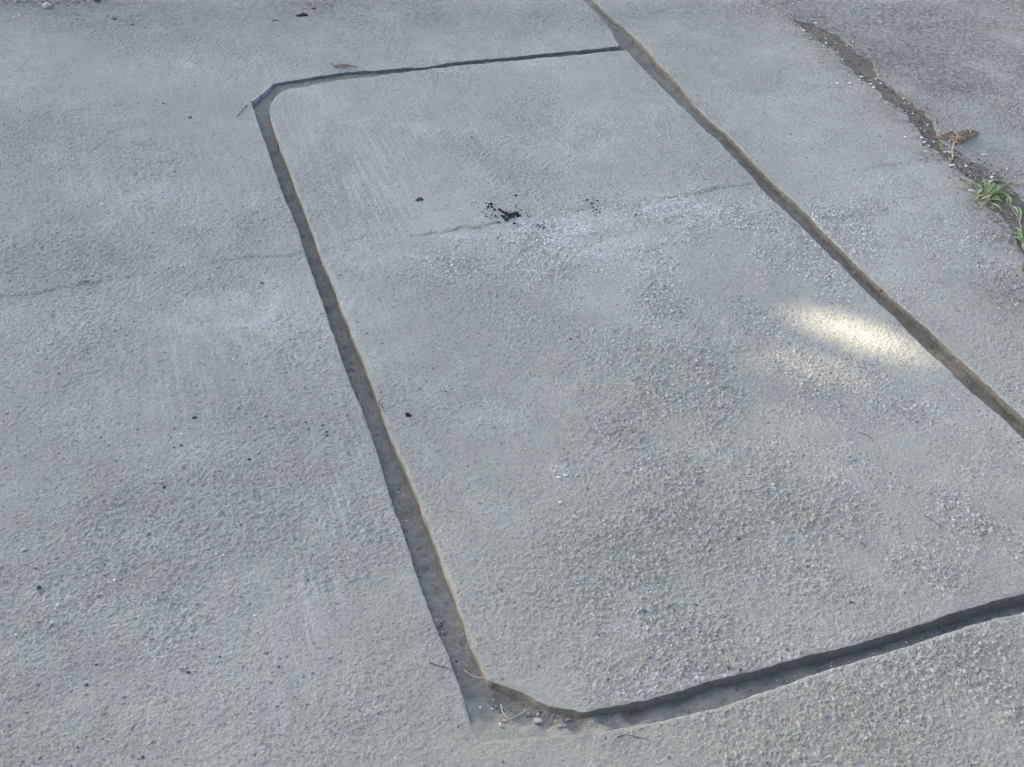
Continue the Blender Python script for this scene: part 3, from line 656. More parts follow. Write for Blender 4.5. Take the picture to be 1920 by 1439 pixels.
# stones and pebbles that stand out one by one
singles = [
 ('pale',89,14,15,'pebble','cream pebble near the top left corner, the biggest stone there','pebble',1.1),
 ('grey',215,36,10,'pebble','small rounded pebble right of the cream pebble at the top left','pebble',1.25),
 ('grey',249,47,7,'pebble','little grey pebble just right of the rounded pebble at the top left','pebble',1.2),
 ('grey',34,3.5,8,'pebble','grey pebble cut off by the top edge, left of the cream pebble','pebble',1.2),
 ('pale',138,2.5,7,'pebble','pale pebble at the top edge, right of the cream pebble','pebble',1.2),
 ('dark',183,2,11,'pebble','flat dark stone at the top edge right of the pale pebble','stone',1.5),
 ('grey',161,529,10,'pebble','grey pebble lying on the hairline crack of the left slab','pebble',1.4),
 ('dark',365,786,9,'pebble','dark grey pebble in the middle of the left slab beside a white grain','pebble',1.15),
 ('white',340,816,6,'pebble','white grain beside the dark grey pebble on the left slab','pebble',1.2),
 ('green',73,1103,9,'pebble','dark green round pebble low on the left slab','pebble',1.0),
 ('pale',46,1032,9,'pebble','pale flat stone low on the left slab above the dark green pebble','pebble',1.1),
 ('white',109,1136,7,'pebble','white grain right of and below the dark green pebble','pebble',1.0),
 ('white',97,1169,7,'pebble','white grain with a dark grain to its left, below the dark green pebble','pebble',1.1),
 ('white',30,1192,6,'pebble','white grain nearest the left edge, low on the left slab','pebble',1.1),
 ('white',215,1089,6,'pebble','white grain beside a dark twig scrap, right of the dark green pebble','pebble',1.0),
 ('white',438,677,5,'pebble','white grain near the pale worn patch of the left slab','pebble',1.0),
 ('white',192,386,6,'pebble','white grain on the upper left slab, above the hairline crack','pebble',1.1),
 ('white',137,299,5,'pebble','white grain on the upper left slab, left of the groove','pebble',1.1),
 ('white',1212,565,9,'pebble','white angular stone in the middle of the centre slab','pebble',1.1),
 ('white',985,843,5,'pebble','tiny white grain on the smooth part of the centre slab','pebble',1.0),
 ('white',1523,768,5,'pebble','white grain between the sunlit patch and the dark twig','pebble',1.0),
 ('white',1051,943,7,'pebble','white flat grain below the cluster of pale stones on the centre slab','pebble',1.3),
 ('white',1043,877,6,'pebble','uppermost pale stone of the small cluster on the centre slab','pebble',1.0),
 ('white',1048,897,8,'pebble','lower left pale stone of the small cluster on the centre slab','pebble',1.0),
 ('white',1061,893,8,'pebble','lower right pale stone of the small cluster on the centre slab','pebble',1.1),
 ('grey',991,1341,11,'pebble','grey pebble just right of the bent straw in the groove corner','pebble',1.0),
 ('pale',1008.5,1353.5,14,'pebble','largest pale oval pebble in the dirt of the groove corner','pebble',1.2),
 ('pale',1008.5,1340,6,'pebble','tiny pale pebble above the largest pebble in the groove corner','pebble',1.0),
 ('white',938,1359,6,'pebble','white speck of stone below the bent straw in the groove corner','pebble',1.0),
 ('pale',947,1353,7,'pebble','narrow pale pebble below the bend of the straw','pebble',1.5),
 ('grey',942,1364,9,'pebble','dull grey pebble, lowest of three below the bent straw','pebble',1.2),
 ('grey',1037,1345,8,'pebble','dusty pebble half sunk in dirt, right of the largest pebble','pebble',1.0),
 ('grey',1066,1351,9,'pebble','dusty pebble nearest the chamfered corner of the middle slab','pebble',1.1),
 ('grey',1050,1363,8,'pebble','flat dusty pebble below and left of the chamfered corner','pebble',1.2),
 ('grey',1060,1362,8,'pebble','flat dusty pebble directly below the chamfered corner','pebble',1.2),
 ('white',923,1330,5,'pebble','white grain in the dirt left of the bent straw','pebble',1.0),
 ('white',900,1328,5,'pebble','white grain in the dirt close to the cut end of the left groove','pebble',1.0),
 ('white',1615,146,6.5,'pebble','brightest white pebble in the dirt-filled crack','pebble',1.0),
 ('white',1783,313,7,'pebble','flat white pebble at the foot of the pale root','pebble',1.5),
 ('white',1728,261,6.5,'pebble','white pebble on the edge of the crack left of the dried leaf','pebble',1.3),
 ('pale',1821,359.5,9,'pebble','pale oblong pebble left of the grass tuft','pebble',1.6),
 ('white',1845,292,6,'pebble','white pebble right of the pale root on the far slab','pebble',1.5),
 ('dark',1926,508,30,'dark_stone','dark stone cut off by the right edge of the picture','stone',1.0),
]
for (k, px, py, s, nm, lab, cat, asp) in singles:
    stone(k, px, py, s, nm, lab, cat, 'single pebbles' if nm == 'pebble' else None, asp=asp, rot=random.uniform(-.5, .5), flat=.62 if s < 14 else .7)
for (px, py, s, lab) in [(1632,160,6,'white grit stone in the crack, upper of a close pair below the brightest pebble'),(1637.5,167,6,'white grit stone in the crack, lower of a close pair below the brightest pebble'),(1593,158,6,'white grit stone on the slab left of the brightest white pebble'),(1772,287,6,'white grit stone at the edge of the crack beside the pale root'),(1811,313,6,'white grit stone in the crack right of the flat white pebble'),(1859.5,334.6,6.5,'white grit stone just above the larger grass tuft'),(1697,260,5,'lone white grit stone on the slab left of the crack and dried leaf')]:
    stone('white', px, py, s, 'grit_stone', lab, 'grit stone', 'white grit stones along the crack', asp=1.2)
for (px, py, s, lab) in [(491,532,6.5,'dark grain on the left slab close to the groove, just below the hairline crack'),(340,836,6.5,'dark grain below the white grain and dark grey pebble on the left slab'),(467,862,7.5,'dark grain between the dark grey pebble and the left groove'),(308,914,8.5,'black grain in the roughest patch of the left slab'),(605,799,7.5,'upper of three dark grains close together near the left groove'),(612,811,6.5,'middle one of three dark grains close together near the left groove'),(613,818,6.5,'lowest of three dark grains close together near the left groove'),(162,1285,7.5,'dark grain low on the left slab below the white grains'),(268,1421,7,'dark grain by the bottom edge of the left slab'),(353,1261,8.5,'dark grain low in the middle of the left slab'),(523,1252,6.5,'dark grain low on the left slab, halfway to the groove'),(180,1247,5.5,'dark grain just above another one, low on the left slab'),(111,704,5.5,'lone dark grain near the left edge, left of the worn oval patch')]:
    stone('dark', px, py, s * .86, 'dark_grain', lab, 'grain', 'dark grains on the left slab', asp=1.2)
for (px, py, s, lab) in [(1070,636,5.5,'dark grain left of the sunlit patch in the middle of the slab'),(836,734,5.5,'dark grain above and right of the reddish black chip'),(1387,1010,7,'dark angular grain on the middle slab below the faint sun flecks'),(1719,792,5.5,'dark grain on the middle slab between the right groove and the dark twig'),(1210,1146,6.5,'dark grain above the whitest patch of exposed stones'),(1476,1219,6.5,'dark grain at the lower edge of the middle slab, right of a close pair'),(1388,1255,7.5,'right one of a close pair of dark stones at the lower edge of the slab'),(1366,1252,8.5,'left one of a close pair of dark stones at the lower edge of the slab'),(1595,1130,7.5,'dark blue stone set in the middle slab above the lower groove')]:
    stone('dark', px, py, s * .86, 'dark_grain', lab, 'grain', 'dark grains on the middle slab', asp=1.2)

# grit: uncountable small grains, one object each
def grit(name, pts, mats, parent=None):
    base_v = None; V = []; Fc = []; MI = []
    bm = bmesh.new(); bmesh.ops.create_icosphere(bm, subdivisions=1, radius=1.0)
    bv = np.array([v.co[:] for v in bm.verts]); bf = np.array([[v.index for v in f.verts] for f in bm.faces]); bm.free()
    for (x, y, z, r, mi) in pts:
        k = 1 + rng.uniform(-.3, .3, (len(bv), 1)); a = rng.uniform(0, 6.28); ca, sa = math.cos(a), math.sin(a)
        v = bv * k * np.array([rng.uniform(.8, 1.4), rng.uniform(.7, 1), rng.uniform(.45, .8)]) * r
        v = np.stack([v[:, 0] * ca - v[:, 1] * sa + x, v[:, 0] * sa + v[:, 1] * ca + y, v[:, 2] + z + r * .3], 1)
        Fc.append(bf + len(V) * len(bv)); V.append(v); MI.append(np.full(len(bf), mi))
    o = mesh_np(name, np.concatenate(V), np.concatenate(Fc).ravel(), 3, mats, parent, False, np.concatenate(MI))
    return props(o, kind='stuff')
gm = [M_DARK, M_GREY, M_PALE, M_WHITE, M_BROWN]
pts = []
kl = np.array(W(K_L)); kr = np.array(W(K_R))
for _ in range(1800):
    i = rng.integers(3, len(kl) - 3); t = rng.random(); a_ = kl[i] + (kl[i + 1] - kl[i]) * t
    j = np.argmin(np.hypot(*(kr - a_).T)); b_ = kr[j]
    q = a_ + (b_ - a_) * rng.normal(.45, .45)
    q = q + rng.normal(0, .012, 2)
    r = rng.choice([.0010, .0015, .0023, .0036], p=[.42, .3, .19, .09])
    pts.append((q[0], q[1], ground_z(q[0], q[1]) , r, rng.choice(5, p=[.38, .33, .13, .03, .13])))
for (px, py, rx, ry, n_) in [(1850,328,55,14,420),(1410,15,60,18,260),(1500,40,40,18,160),(60,4,110,8,160),(150,3,110,7,140),(590,8,60,9,60),(1770,295,40,12,120),(1740,45,60,8,70),(1900,545,30,30,160),(1870,400,30,30,120)]:
    for _ in range(n_):
        p = at(px + rng.normal(0, rx * .6), py + rng.normal(0, ry * .6))
        pts.append((p[0], p[1], ground_z(p[0], p[1]), rng.choice([.0011, .0016, .0022, .0032], p=[.42, .32, .19, .07]), rng.choice(5, p=[.42, .30, .13, .05, .10])))
grit('grit', pts, gm)
pts = []
for mi, lst in ((0, [(1063,596,4),(1047,603,4),(1083,632,4),(800,716,4),(812,691,4),(890,867,4),(1116,1187,5),(1123,1193,5),(688,627,5),(855,643,4),(1345,1192,5),(1140,1275,5),(1305,1133,6),(1299,1160,5),(271,54,4),(202,31,4),(356,220,5),(306,194,5),(326,840,5),(574,793,4.5),(483,400,5),(146,1403,6),(412,1232,5),(74,1168,5),(395,1020,5),(34,980,5),(190,821,4),(640,1052,5),(279,1002,4)]),
                (5, [(934.6,417.5,4),(1101,377,5),(1120,378,5),(1118,395,5),(999.6,423,4),(1008,424,5),(1013,426,5),(1020,428,5),(933,446,4),(911,384,3.5),(1084,397,3.5),(892,382,3),(885,383,3),(926,372,3),(1093,395,3),(1113,398,3),(1125,401,3)]+[(random.gauss(945,28),random.gauss(403,9),random.uniform(1.2,3.2)) for _ in range(90)]+[(random.gauss(1110,14),random.gauss(388,8),random.uniform(1.2,2.8)) for _ in range(40)]+[(random.gauss(1010,20),random.gauss(424,6),random.uniform(1.2,2.8)) for _ in range(35)]),
                (3, [(1570,157,4.5),(1549,71,4),(1549,80,4.5),(1543,87,4),(1599,79.5,4),(1530,44,4.5),(1507,57,5),(1502,53,4),(1642,147,4),(1651,156,5),(1733.5,245,4),(1740,233,4),(1779.5,285,5),(1742,272,5),(1733,268,4.5),(1751,265,4),(1646,142,4),(1694,187,4),(1712,212,4),(310,511,3.5),(318,508,3.5),(327,502,3.5),(340,499,4),(346,498,3),(405,1038,4),(477,1154,5),(418,1040,4),(358,673,4),(26,32,4),(37,30,4)]+[(random.gauss(1080,80),random.gauss(405,16),random.uniform(1.5,3)) for _ in range(60)])):
    for (px, py, sz) in lst:
        p = at(px, py); pts.append((p[0], p[1], ground_z(p[0], p[1]), sz * mpp(px, py) * .5, mi))
gm = gm + [M_BLACK]
for _ in range(1500):
    p = (rng.uniform(-2.3, 2.4), rng.uniform(.8, 4.8))
    pts.append((p[0], p[1], ground_z(*p) + .0003, rng.choice([.0007, .0011, .0016], p=[.55, .33, .12]), rng.choice(5, p=[.52, .20, .10, .10, .08])))
for (q0, q1, n_) in [((500,250),(870,1290),620), ((1280,1325),(1900,1140),260), ((560,152),(1150,92),120), ((920,1330),(1130,1370),60), ((1200,110),(1900,790),150)]:
    for _ in range(n_):
        t = rng.random(); px = q0[0] + (q1[0] - q0[0]) * t + rng.normal(0, 12); py = q0[1] + (q1[1] - q0[1]) * t + rng.normal(0, 8)
        p = at(px, py, -.015)
        if not inside_any[int(np.interp(p[1], ys, VI)), int(np.interp(p[0], xs, UI))]:
            pts.append((p[0], p[1], soil_at(p[0], p[1]), rng.choice([.0008, .0013, .0019]), rng.choice(5, p=[.45, .25, .13, .05, .12])))
grit('sand_grains', pts, gm)

# ------------------------------------------------------------------ fibres, twigs, leaves, grass
def tube_geo(pts, r0, r1, sides=6, sm=4):
    P = [np.array(p, float) for p in pts]
    if len(P) > 2:                                     # Catmull-Rom
        Q = []
        ext_ = [2 * P[0] - P[1]] + P + [2 * P[-1] - P[-2]]
        for i in range(1, len(ext_) - 2):
            p0, p1, p2, p3 = ext_[i - 1:i + 3]
            for k in range(sm):
                t = k / sm
                Q.append(.5 * ((2 * p1) + (-p0 + p2) * t + (2 * p0 - 5 * p1 + 4 * p2 - p3) * t * t + (-p0 + 3 * p1 - 3 * p2 + p3) * t**3))
        Q.append(P[-1]); P = Q
    V = []; Fc = []; n = len(P)
    for i, p in enumerate(P):
        t = P[min(i + 1, n - 1)] - P[max(i - 1, 0)]; t /= np.linalg.norm(t) + 1e-9
        u = np.cross(t, [0, 0, 1.0]); 
        if np.linalg.norm(u) < 1e-4: u = np.array([1.0, 0, 0])
        u /= np.linalg.norm(u); v = np.cross(u, t); r = r0 + (r1 - r0) * i / (n - 1)
        for k in range(sides):
            a_ = 6.2832 * k / sides; V.append(p + (u * math.cos(a_) + v * math.sin(a_)) * r)
    for i in range(n - 1):
        for k in range(sides):
            k2 = (k + 1) % sides; Fc.append((i * sides + k, i * sides + k2, (i + 1) * sides + k2, (i + 1) * sides + k))
    Fc.append(tuple(range(sides))[::-1]); Fc.append(tuple((n - 1) * sides + k for k in range(sides)))
    return V, Fc
def fibre(name, pix, rad_px, mat, label=None, cat=None, parent=None, origin=None, z0=None):
    """pix: (px, py, height above what lies below in metres)"""
    pts = []
    for (px, py, h) in pix:
        p = at(px, py, 0.0); gz = ground_z(p[0], p[1]) if z0 is None else z0
        p = at(px, py, gz + h); pts.append(p)
    r = rad_px * mpp(pix[0][0], pix[0][1])
    o0 = np.array(origin) if origin is not None else pts[0]
    V, Fc = tube_geo([p - o0 for p in pts], r, r * .55)
    o = mesh_py(name, V, Fc, [mat], parent)
    if parent is None:
        o.location = tuple(map(float, o0)); props(o, label, cat)
    return o
fibre('straw', [(871,1256,.004),(877,1262,.004),(887,1268,.005),(897,1271,.007),(907,1271,.010)], .95, M_STRAW, 'short curved pale straw across the lower end of the left groove', 'straw')
fibre('straw', [(939,1320,.009),(941,1331,.005),(946,1342,.002),(953,1347.5,.002),(960,1347,.002),(970,1342,.003),(983,1334,.007),(996,1328,.010)], .85, M_STRAW, 'bent pale straw lying in the dirt of the groove corner', 'straw')
fibre('straw', [(1455,630,.002),(1462,635,.003),(1468,640,.002)], .8, M_STRAW, 'tiny straw left of the sunlit patch', 'straw')
fibre('twig', [(1609,810,.002),(1620,814,.004),(1630,818,.004),(1637,824,.002)], .65, M_TWIG, 'thin dark twig on the centre slab below the sunlit patch', 'twig')
fibre('twig', [(1733,967,.002),(1750,977,.004),(1767,989,.002)], .65, M_TWIG, 'thin dark twig nearest the right edge of the centre slab', 'twig')
fibre('twig', [(1573,1001,.002),(1579,1005,.003),(1586,1010,.002)], .65, M_TWIG, 'short dark twig, left one of two close together low on the centre slab', 'twig')
fibre('twig', [(1612,1016,.002),(1618,1020,.003),(1624,1026,.002)], .65, M_TWIG, 'short dark twig, right one of two close together low on the centre slab', 'twig')
fibre('twig', [(226,1090,.002),(229,1086,.003),(232,1081,.002)], .8, M_TWIG, 'dark twig scrap beside a white grain low on the left slab', 'twig')
fibre('twig', [(471,191,.001),(462,199,.0018),(454,208,.0018),(444,219,.001)], .75, M_TWIG, 'thin crack running out from the upper left corner of the groove, laid as a dark strand', 'twig')  # strand laid on the slab in place of a crack
fibre('twig', [(806,1243,.001),(818,1247,.002),(832,1251,.002),(848,1256,.001)], 1.0, M_TWIG, 'dark fibre pointing at the left groove above its lower end', 'twig')
fibre('twig', [(1157,1383,.001),(1175,1378,.003),(1196,1383,.003),(1216,1386,.001)], .9, M_TWIG, 'dark cracked lip below the chamfered corner, laid as a thin strand', 'twig')  # strand stands in for a dark lip torn in the surface

# dead sprig at the left edge of the centre slab
sp = empty('dead_sprig', at(713, 764)); props(sp, 'tiny dark dead sprig on the left edge of the middle slab', 'sprig')
o0 = at(713, 764)
for pix in ([(711,757,.002),(712,752,.006),(716,747,.008)], [(711,762,.002),(714,758.5,.008),(718,760,.010)], [(712,762,.002),(716,763,.007),(720,766,.006),(718,768,.004)], [(715,769,.001),(716,773,.003),(716,776,.001)]):
    fibre('stem', pix, .9, M_TWIG, parent=sp, origin=o0)

def leaf_mesh(name, centre, halfw, lift, mat, parent, origin, curl=.5):
    """centre: list of (px,py,h); halfw: half width in px; a curled, crinkled dry leaf"""
    pts = [at(px, py, ground_z(*at(px, py)[:2]) + h) for px, py, h in centre]
    V = []; Fc = []; n = len(pts); NC = 7
    for i, p in enumerate(pts):
        t = pts[min(i + 1, n - 1)] - pts[max(i - 1, 0)]; t /= np.linalg.norm(t)
        u = np.cross([0, 0, 1.0], t); u /= np.linalg.norm(u)
        wd = halfw[i] * mpp(centre[i][0], centre[i][1])
        for k in range(NC):
            s = (k / (NC - 1) - .5) * 2
            jit = random.uniform(-.10, .10) * wd
            up_ = curl * abs(s)**1.6 * wd + random.uniform(-.12, .12) * wd + lift
            V.append(p - np.array(origin) + u * (s * wd * (1 - .25 * curl * abs(s)) + jit) + np.array([0, 0, max(up_, .0005)]))
    for i in range(n - 1):
        for k in range(NC - 1):
            a_ = i * NC + k; Fc.append((a_, a_ + 1, a_ + NC + 1, a_ + NC))
    o = mesh_py(name, V, Fc, [mat], parent)
    m = o.modifiers.new('thick', 'SOLIDIFY'); m.thickness = .0007; m.offset = 1
    return o
o0 = at(1795, 256)
dl = empty('dried_leaf', o0); props(dl, 'shrivelled reddish brown leaf tangled with pale roots beside the dirt-filled crack', 'dried leaf')
leaf_mesh('blade', [(1750,258,.002),(1756,258.5,.004),(1762,258,.005),(1770,256.5,.006),(1778,255.5,.007),(1786,255,.008),(1792,254.5,.009)], [1.2,2.6,2,3.2,5,4.5,3.5], .001, M_LEAFBR, dl, o0, .4)
leaf_mesh('blade', [(1789,257,.006),(1796,255,.009),(1804,253,.012),(1812,251,.012),(1820,250,.010),(1827,249.5,.007),(1835,249,.003)], [3,5,7,9,8,5,1.2], .001, M_LEAFBR, dl, o0, .4)
leaf_mesh('blade', [(1776,251,.006),(1781,250.5,.008),(1788,250,.008)], [1.5,3.5,2], .001, M_LEAFBR, dl, o0, .5)
random.seed(5)
EXTRA = []
for _ in range(26):
    qx, qy = random.gauss(1797, 9), random.gauss(257, 3.5); dx, dy = random.uniform(-8, 8), random.uniform(-3, 6)
    EXTRA.append([(qx, qy, random.uniform(.006, .016)), (qx + dx * .5 + random.uniform(-3, 3), qy + dy * .5 - 1, random.uniform(.008, .02)), (qx + dx, qy + dy, random.uniform(.002, .012))])
RP = [[(1797,254,.014),(1794,261,.012),(1789,267,.009),(1787,277,.006),(1785,286,.004),(1787,294,.003),(1783,302,.003),(1778,308,.002)],
      [(1820,245,.018),(1820,248,.018),(1817,252,.016),(1811,255,.014),(1804,255,.012)],
      [(1790,258,.010),(1788,263,.008),(1790,266,.006),(1793,263,.008),(1797,262,.008)],
      [(1801,256,.012),(1802,261,.009),(1798,262.5,.007),(1795,263,.006)],
      [(1794,264,.006),(1797,267,.005),(1799,270,.003)], [(1796,262,.006),(1800,266,.004),(1799.5,269.5,.002)],
      [(1804,258,.009),(1809,260,.009),(1810,263,.006),(1806,263,.004)],
      [(1788,262,.006),(1782,262,.005),(1780,266,.003),(1783,268,.002)],
      [(1786,262,.008),(1789,259,.012),(1793,256,.015),(1798,253,.017)],[(1799,266,.004),(1803,263,.008),(1806,259,.012),(1812,257,.010),(1815,261,.004)],[(1783,258,.008),(1788,256,.012),(1795,258,.012),(1803,256,.014)],
      [(1792,250,.012),(1796,254,.014),(1800,251,.014),(1806,250,.015),(1812,247,.017)]]
for i, pix in enumerate(RP + EXTRA): fibre('root', pix, 1.35 if i == 0 else 0.95, M_ROOT if i < 12 or i % 3 else M_LEAFTAN, parent=dl, origin=o0)

o0 = at(648, 124)
dl2 = empty('dried_leaf', o0); props(dl2, 'thin tan curled leaf above the top groove', 'dried leaf')
leaf_mesh('blade', [(627,124.5,.003),(634,124,.005),(642,123.5,.006),(650,124,.005),(658,125,.004),(665,126,.003),(671,127.5,.001)], [1,2.4,3.2,2.6,1.8,1.4,.6], .001, M_LEAFTAN, dl2, o0, .8)
fibre('stem', [(620,119,.003),(624,121,.004),(629,125,.004),(640,126,.003),(652,126,.003)], .7, M_TWIG, parent=dl2, origin=o0)
fibre('stem', [(634,117,.006),(640,119,.007),(650,121,.006),(655,124,.004)], .7, M_ROOT, parent=dl2, origin=o0)

def blade(parent, origin, b, t, width_px, h_mid, h_tip, mat, bend=0.0):
    h_tip = h_tip * .6; pb = at(*b, 0.003); pt = at(*t, h_tip)
    gz = ground_z(pb[0], pb[1]); pb[2] += gz; pt[2] += gz
    L = np.linalg.norm(pt - pb); side = np.cross(pt - pb, [0, 0, 1.0]); side /= np.linalg.norm(side)
    V = []; Fc = []; N = 8; wd = width_px * 0.85 * mpp(*b) * .5
    for i in range(N + 1):
        s = i / N
        p = pb * (1 - s) + pt * s + np.array([0, 0, 2.6 * h_mid * s * (1 - s)]) + side * bend * L * math.sin(math.pi * s)
        ww = wd * (0.55 + 1.1 * s if s < .4 else 1.0 * (1 - ((s - .4) / .6)**1.7) + .0)
        for k, q in enumerate((-1, 0, 1)):
            V.append(p - origin + side * ww * q + np.array([0, 0, abs(q) * ww * .55]))
    for i in range(N):
        for k in range(2):
            a_ = i * 3 + k; Fc.append((a_, a_ + 1, a_ + 4, a_ + 3))
    return mesh_py('blade', V, Fc, [mat], parent)
def z4(x, y): return (1640 + x / 5.139, 200 + y / 5.139)
o0 = at(1853, 372)
gt = empty('grass_tuft', o0); props(gt, 'sprawling green grass tuft growing from the dirt-filled crack, the larger and farther one', 'grass')
G, Yg, Pg = M_GRASS, M_GRASSY, M_GRASSP
for (b, t, wd, hm, ht, m, bd) in [
    ((965,800),(815,700),6,.012,.006,G,.06),((950,790),(765,780),5,.010,.003,G,-.05),((1085,805),(1000,695),6,.020,.022,G,.05),((1060,835),(1035,745),5,.02,.02,G,0),
    ((1100,872),(1205,785),7,.018,.016,Yg,.08),((1105,862),(1265,812),7,.016,.010,Yg,-.06),((1100,880),(985,838),6,.014,.006,G,.08),((1015,850),(980,905),6,.008,.002,G,.1),
    ((1110,930),(943,956),7,.010,.002,G,-.08),((1110,932),(1250,1038),8,.012,.002,Yg,.05),((1118,900),(1245,940),7,.012,.004,G,.06),((1115,890),(1215,925),5,.015,.008,G,-.1),
    ((1230,838),(1298,935),6,.014,.003,G,-.08),((1230,720),(1110,712),5,.008,.003,G,.05),((1070,850),(1150,745),6,.022,.02,G,.06),((1080,850),(1100,740),5,.022,.025,G,-.04),((980,800),(860,720),5,.016,.012,Pg,.05),((1040,840),(940,745),5,.014,.01,G,.04)]:
    blade(gt, o0, z4(*b), z4(*t), wd, hm, ht, m, bd)
random.seed(11)
for _ in range(22):
    bx, by = random.gauss(1110, 60), random.gauss(850, 40); an = random.uniform(0, 6.28); L_ = random.uniform(80, 210)
    blade(gt, o0, z4(bx, by), z4(bx + L_ * math.cos(an), by + L_ * .6 * math.sin(an)), random.uniform(2.5, 4.5), random.uniform(.008, .02), random.uniform(.002, .02), random.choice([G, G, Yg, Pg, M_STRAW]), random.uniform(-.12, .12))
for pix in ([z4(1095,875) + (.006,), z4(1108,932) + (.003,)], [z4(1200,785) + (.004,), z4(1270,745) + (.010,), z4(1335,700) + (.014,)], [z4(1100,880) + (.006,), z4(1160,890) + (.005,), z4(1190,890) + (.003,)], [z4(930,830) + (.004,), z4(980,830) + (.006,), z4(1090,870) + (.005,)]):
    fibre('stem', [tuple(q) for q in pix], .9, Pg, parent=gt, origin=o0)
o0 = at(1915, 440)
g2 = empty('grass_tuft', o0); props(g2, 'low grey green grass tuft at the right edge, nearer than the larger tuft', 'grass')
for (b, t, wd, hm, ht, m, bd) in [((1425,1280),(1310,1188),6,.010,.004,G,.05),((1430,1260),(1335,1140),6,.014,.008,G,.04),((1425,1290),(1318,1240),6,.010,.003,Pg,.04),((1420,1285),(1380,1180),5,.014,.010,G,-.05),((1430,1285),(1480,1160),6,.016,.012,G,.05),((1430,1290),(1540,1230),6,.012,.006,G,-.05),((1430,1290),(1520,1330),6,.012,.003,G,.05),((1425,1285),(1400,1240),6,.012,.012,Pg,.0),((1428,1290),(1440,1370),5,.008,.003,Pg,.05)]:
    blade(g2, o0, z4(*b), z4(*t), wd, hm, ht, m, bd)
o0 = at(1905, 398)
g3 = empty('grass_runner', o0); props(g3, 'thin grass runner with narrow leaves between the two grass tufts', 'grass')
for (b, t, wd, hm, ht, m, bd) in [((1310,945),(1385,1065),5,.012,.003,Pg,-.05),((1310,945),(1302,865),4,.012,.012,Pg,0),((1395,1110),(1372,940),5,.014,.014,G,.05),((1395,1110),(1410,1030),4,.01,.01,Pg,0),((1340,742),(1450,772),5,.008,.004,G,-.05)]:
    blade(g3, o0, z4(*b), z4(*t), wd, hm, ht, m, bd)
fibre('stem', [z4(1298,940) + (.003,), z4(1350,1020) + (.004,), z4(1398,1115) + (.003,), z4(1425,1270) + (.002,)], .9, Pg, parent=g3, origin=o0)
o0 = at(1765, 276)
g4 = empty('seedling', o0); props(g4, 'tiny green seedling in the crack below the dried leaf', 'seedling')
for (b, t, wd) in [((640,400),(618,345),4),((632,395),(650,370),3),((645,405),(665,400),3)]:
    blade(g4, o0, z4(*b), z4(*t), wd, .005, .006, M_GRASSY, .05)

# ------------------------------------------------------------------ the tree that shades the paving, out of the frame
aim = at(1100, 640); DIST = 11.0
cc = aim + SUN * DIST
e1 = np.cross([0, 0, 1.0], SUN); e1 /= np.linalg.norm(e1); e2 = np.cross(SUN, e1)
NL = 90000
q = rng.uniform(-1, 1, (NL * 2, 3)); q = q[(np.abs(q)**3.2).sum(1) < 1][:NL]
lump = fbm(q[:, 0] * 2, q[:, 1] * 2, 2.0, 301, 2)
cen = cc + q[:, :1] * 4.4 * e1 + q[:, 1:2] * (3.0 + lump[:, None] * .6) * e2 + q[:, 2:] * 1.5 * SUN
n_ = len(cen)
dirs = rng.normal(0, 1, (n_, 3)); dirs /= np.linalg.norm(dirs, axis=1)[:, None]
oth = np.cross(dirs, rng.normal(0, 1, (n_, 3))); oth /= np.linalg.norm(oth, axis=1)[:, None]
ln = rng.uniform(.08, .13, (n_, 1)); wd = ln * rng.uniform(.42, .6, (n_, 1))
crn = np.cross(dirs, oth)
LV = np.stack([cen - dirs * ln, cen + oth * wd + crn * ln * .12, cen + dirs * ln, cen - oth * wd + crn * ln * .12], 1)
# small gaps in the crown let the sun flecks through
HOLES = [(1550,603,.029,1.0),(1600,620,.030,1.0),(1660,643,.014,1.0),(1700,655,.012,1.0),(1515,678,.007,1.0),(1470,690,.006,1.0),(1560,695,.004,1.0),(1495,795,.007,1),(1512,865,.008,1)]
keep = np.ones(n_, bool)
for (px, py, r, _) in HOLES:
    p = at(px, py); rel = LV - p; u = rel @ e1; v = rel @ e2
    d = np.full(n_, 9.0)
    for i in range(4):
        a0 = np.stack([u[:, i], v[:, i]], 1); b0 = np.stack([u[:, (i + 1) % 4], v[:, (i + 1) % 4]], 1); ab = b0 - a0
        t = np.clip(-(a0 * ab).sum(1) / ((ab * ab).sum(1) + 1e-12), 0, 1); d = np.minimum(d, np.linalg.norm(a0 + ab * t[:, None], axis=1))
    s_ = np.stack([u[:, i] * v[:, (i + 1) % 4] - u[:, (i + 1) % 4] * v[:, i] for i in range(4)], 1)
    inside = (s_ > 0).all(1) | (s_ < 0).all(1)
    keep &= ~((d < r) | inside)
LV = LV[keep]; n_ = len(LV)
base = np.array([cc[0] - .6, cc[1] + .3, -.06])
tree = empty('tree', base); props(tree, 'leafy tree left of the paving, shading it with small sunlit gaps', 'tree')
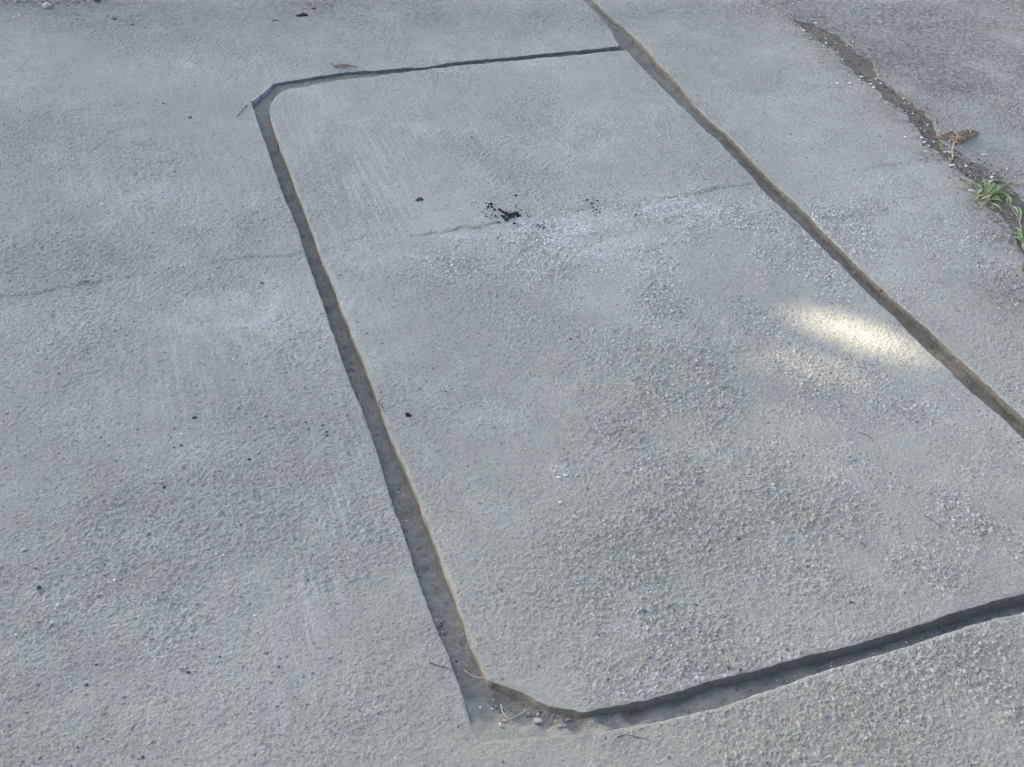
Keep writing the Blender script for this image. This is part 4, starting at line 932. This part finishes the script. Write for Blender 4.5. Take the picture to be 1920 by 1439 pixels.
crown = mesh_np('crown', LV.reshape(-1, 3) - base, np.arange(n_ * 4), 4, [M_CROWN], tree, False)
V, Fc = tube_geo([base * 0, np.array([.05, .0, 1.5]), np.array([.2, -.1, 3.0]), cc - base + np.array([0, 0, -1.2]), cc - base + np.array([0.1, 0, .6])], .22, .07, 12)
mesh_py('trunk', V, Fc, [M_BARK], tree)
for k in range(7):
    a_ = k * .9; tip = (cc - base) + e1 * 3.2 * math.cos(a_) + e2 * 1.9 * math.sin(a_)
    s0 = np.array([.2, -.1, 3.0]) * (.9 + .05 * k)
    V, Fc = tube_geo([s0, s0 * .5 + tip * .5 + np.array([0, 0, .25]), tip], .08, .02, 7)
    mesh_py('limb', V, Fc, [M_BARK], tree)

# ------------------------------------------------------------------ added building behind the camera, unseen, blocks near-side light
M_SIDING = mat_simple('brown_siding', (0.10, 0.085, 0.07), (0.14, 0.12, 0.10), 6, 0.85, 0.2, 0.002)
M_ROOF = mat_simple('dark_roofing', (0.05, 0.048, 0.045), (0.09, 0.085, 0.08), 20, 0.9, 0.1, 0.004)
def box(name, c, s, mat, parent):
    bm = bmesh.new(); bmesh.ops.create_cube(bm, size=1)
    for v in bm.verts: v.co = Vector((v.co.x * s[0] + c[0], v.co.y * s[1] + c[1], v.co.z * s[2] + c[2]))
    me = bpy.data.meshes.new(name); bm.to_mesh(me); bm.free(); me.materials.append(mat)
    o = bpy.data.objects.new(name, me); C.objects.link(o); o.parent = parent; return o
light_blocker = empty('light_blocker', (1.0, -1.9, -.06)); props(light_blocker, 'added unseen building with brown board siding, blocking light from the near side', 'light_blocker')
for k in range(15): box('blocker_board', (0, -.02 - .008 * (k % 2), .1 + k * .2), (14, .04, .196), M_SIDING, light_blocker)
box('blocker_wall', (0, -2.2, 1.5), (14, 4.2, 3.0), M_SIDING, light_blocker)
box('blocker_roof', (0, -2.0, 3.12), (15, 5.2, .2), M_ROOF, light_blocker)
print('tris', sum(len(o.data.polygons) for o in bpy.data.objects if o.type == 'MESH'), 'grid', NX, NY)
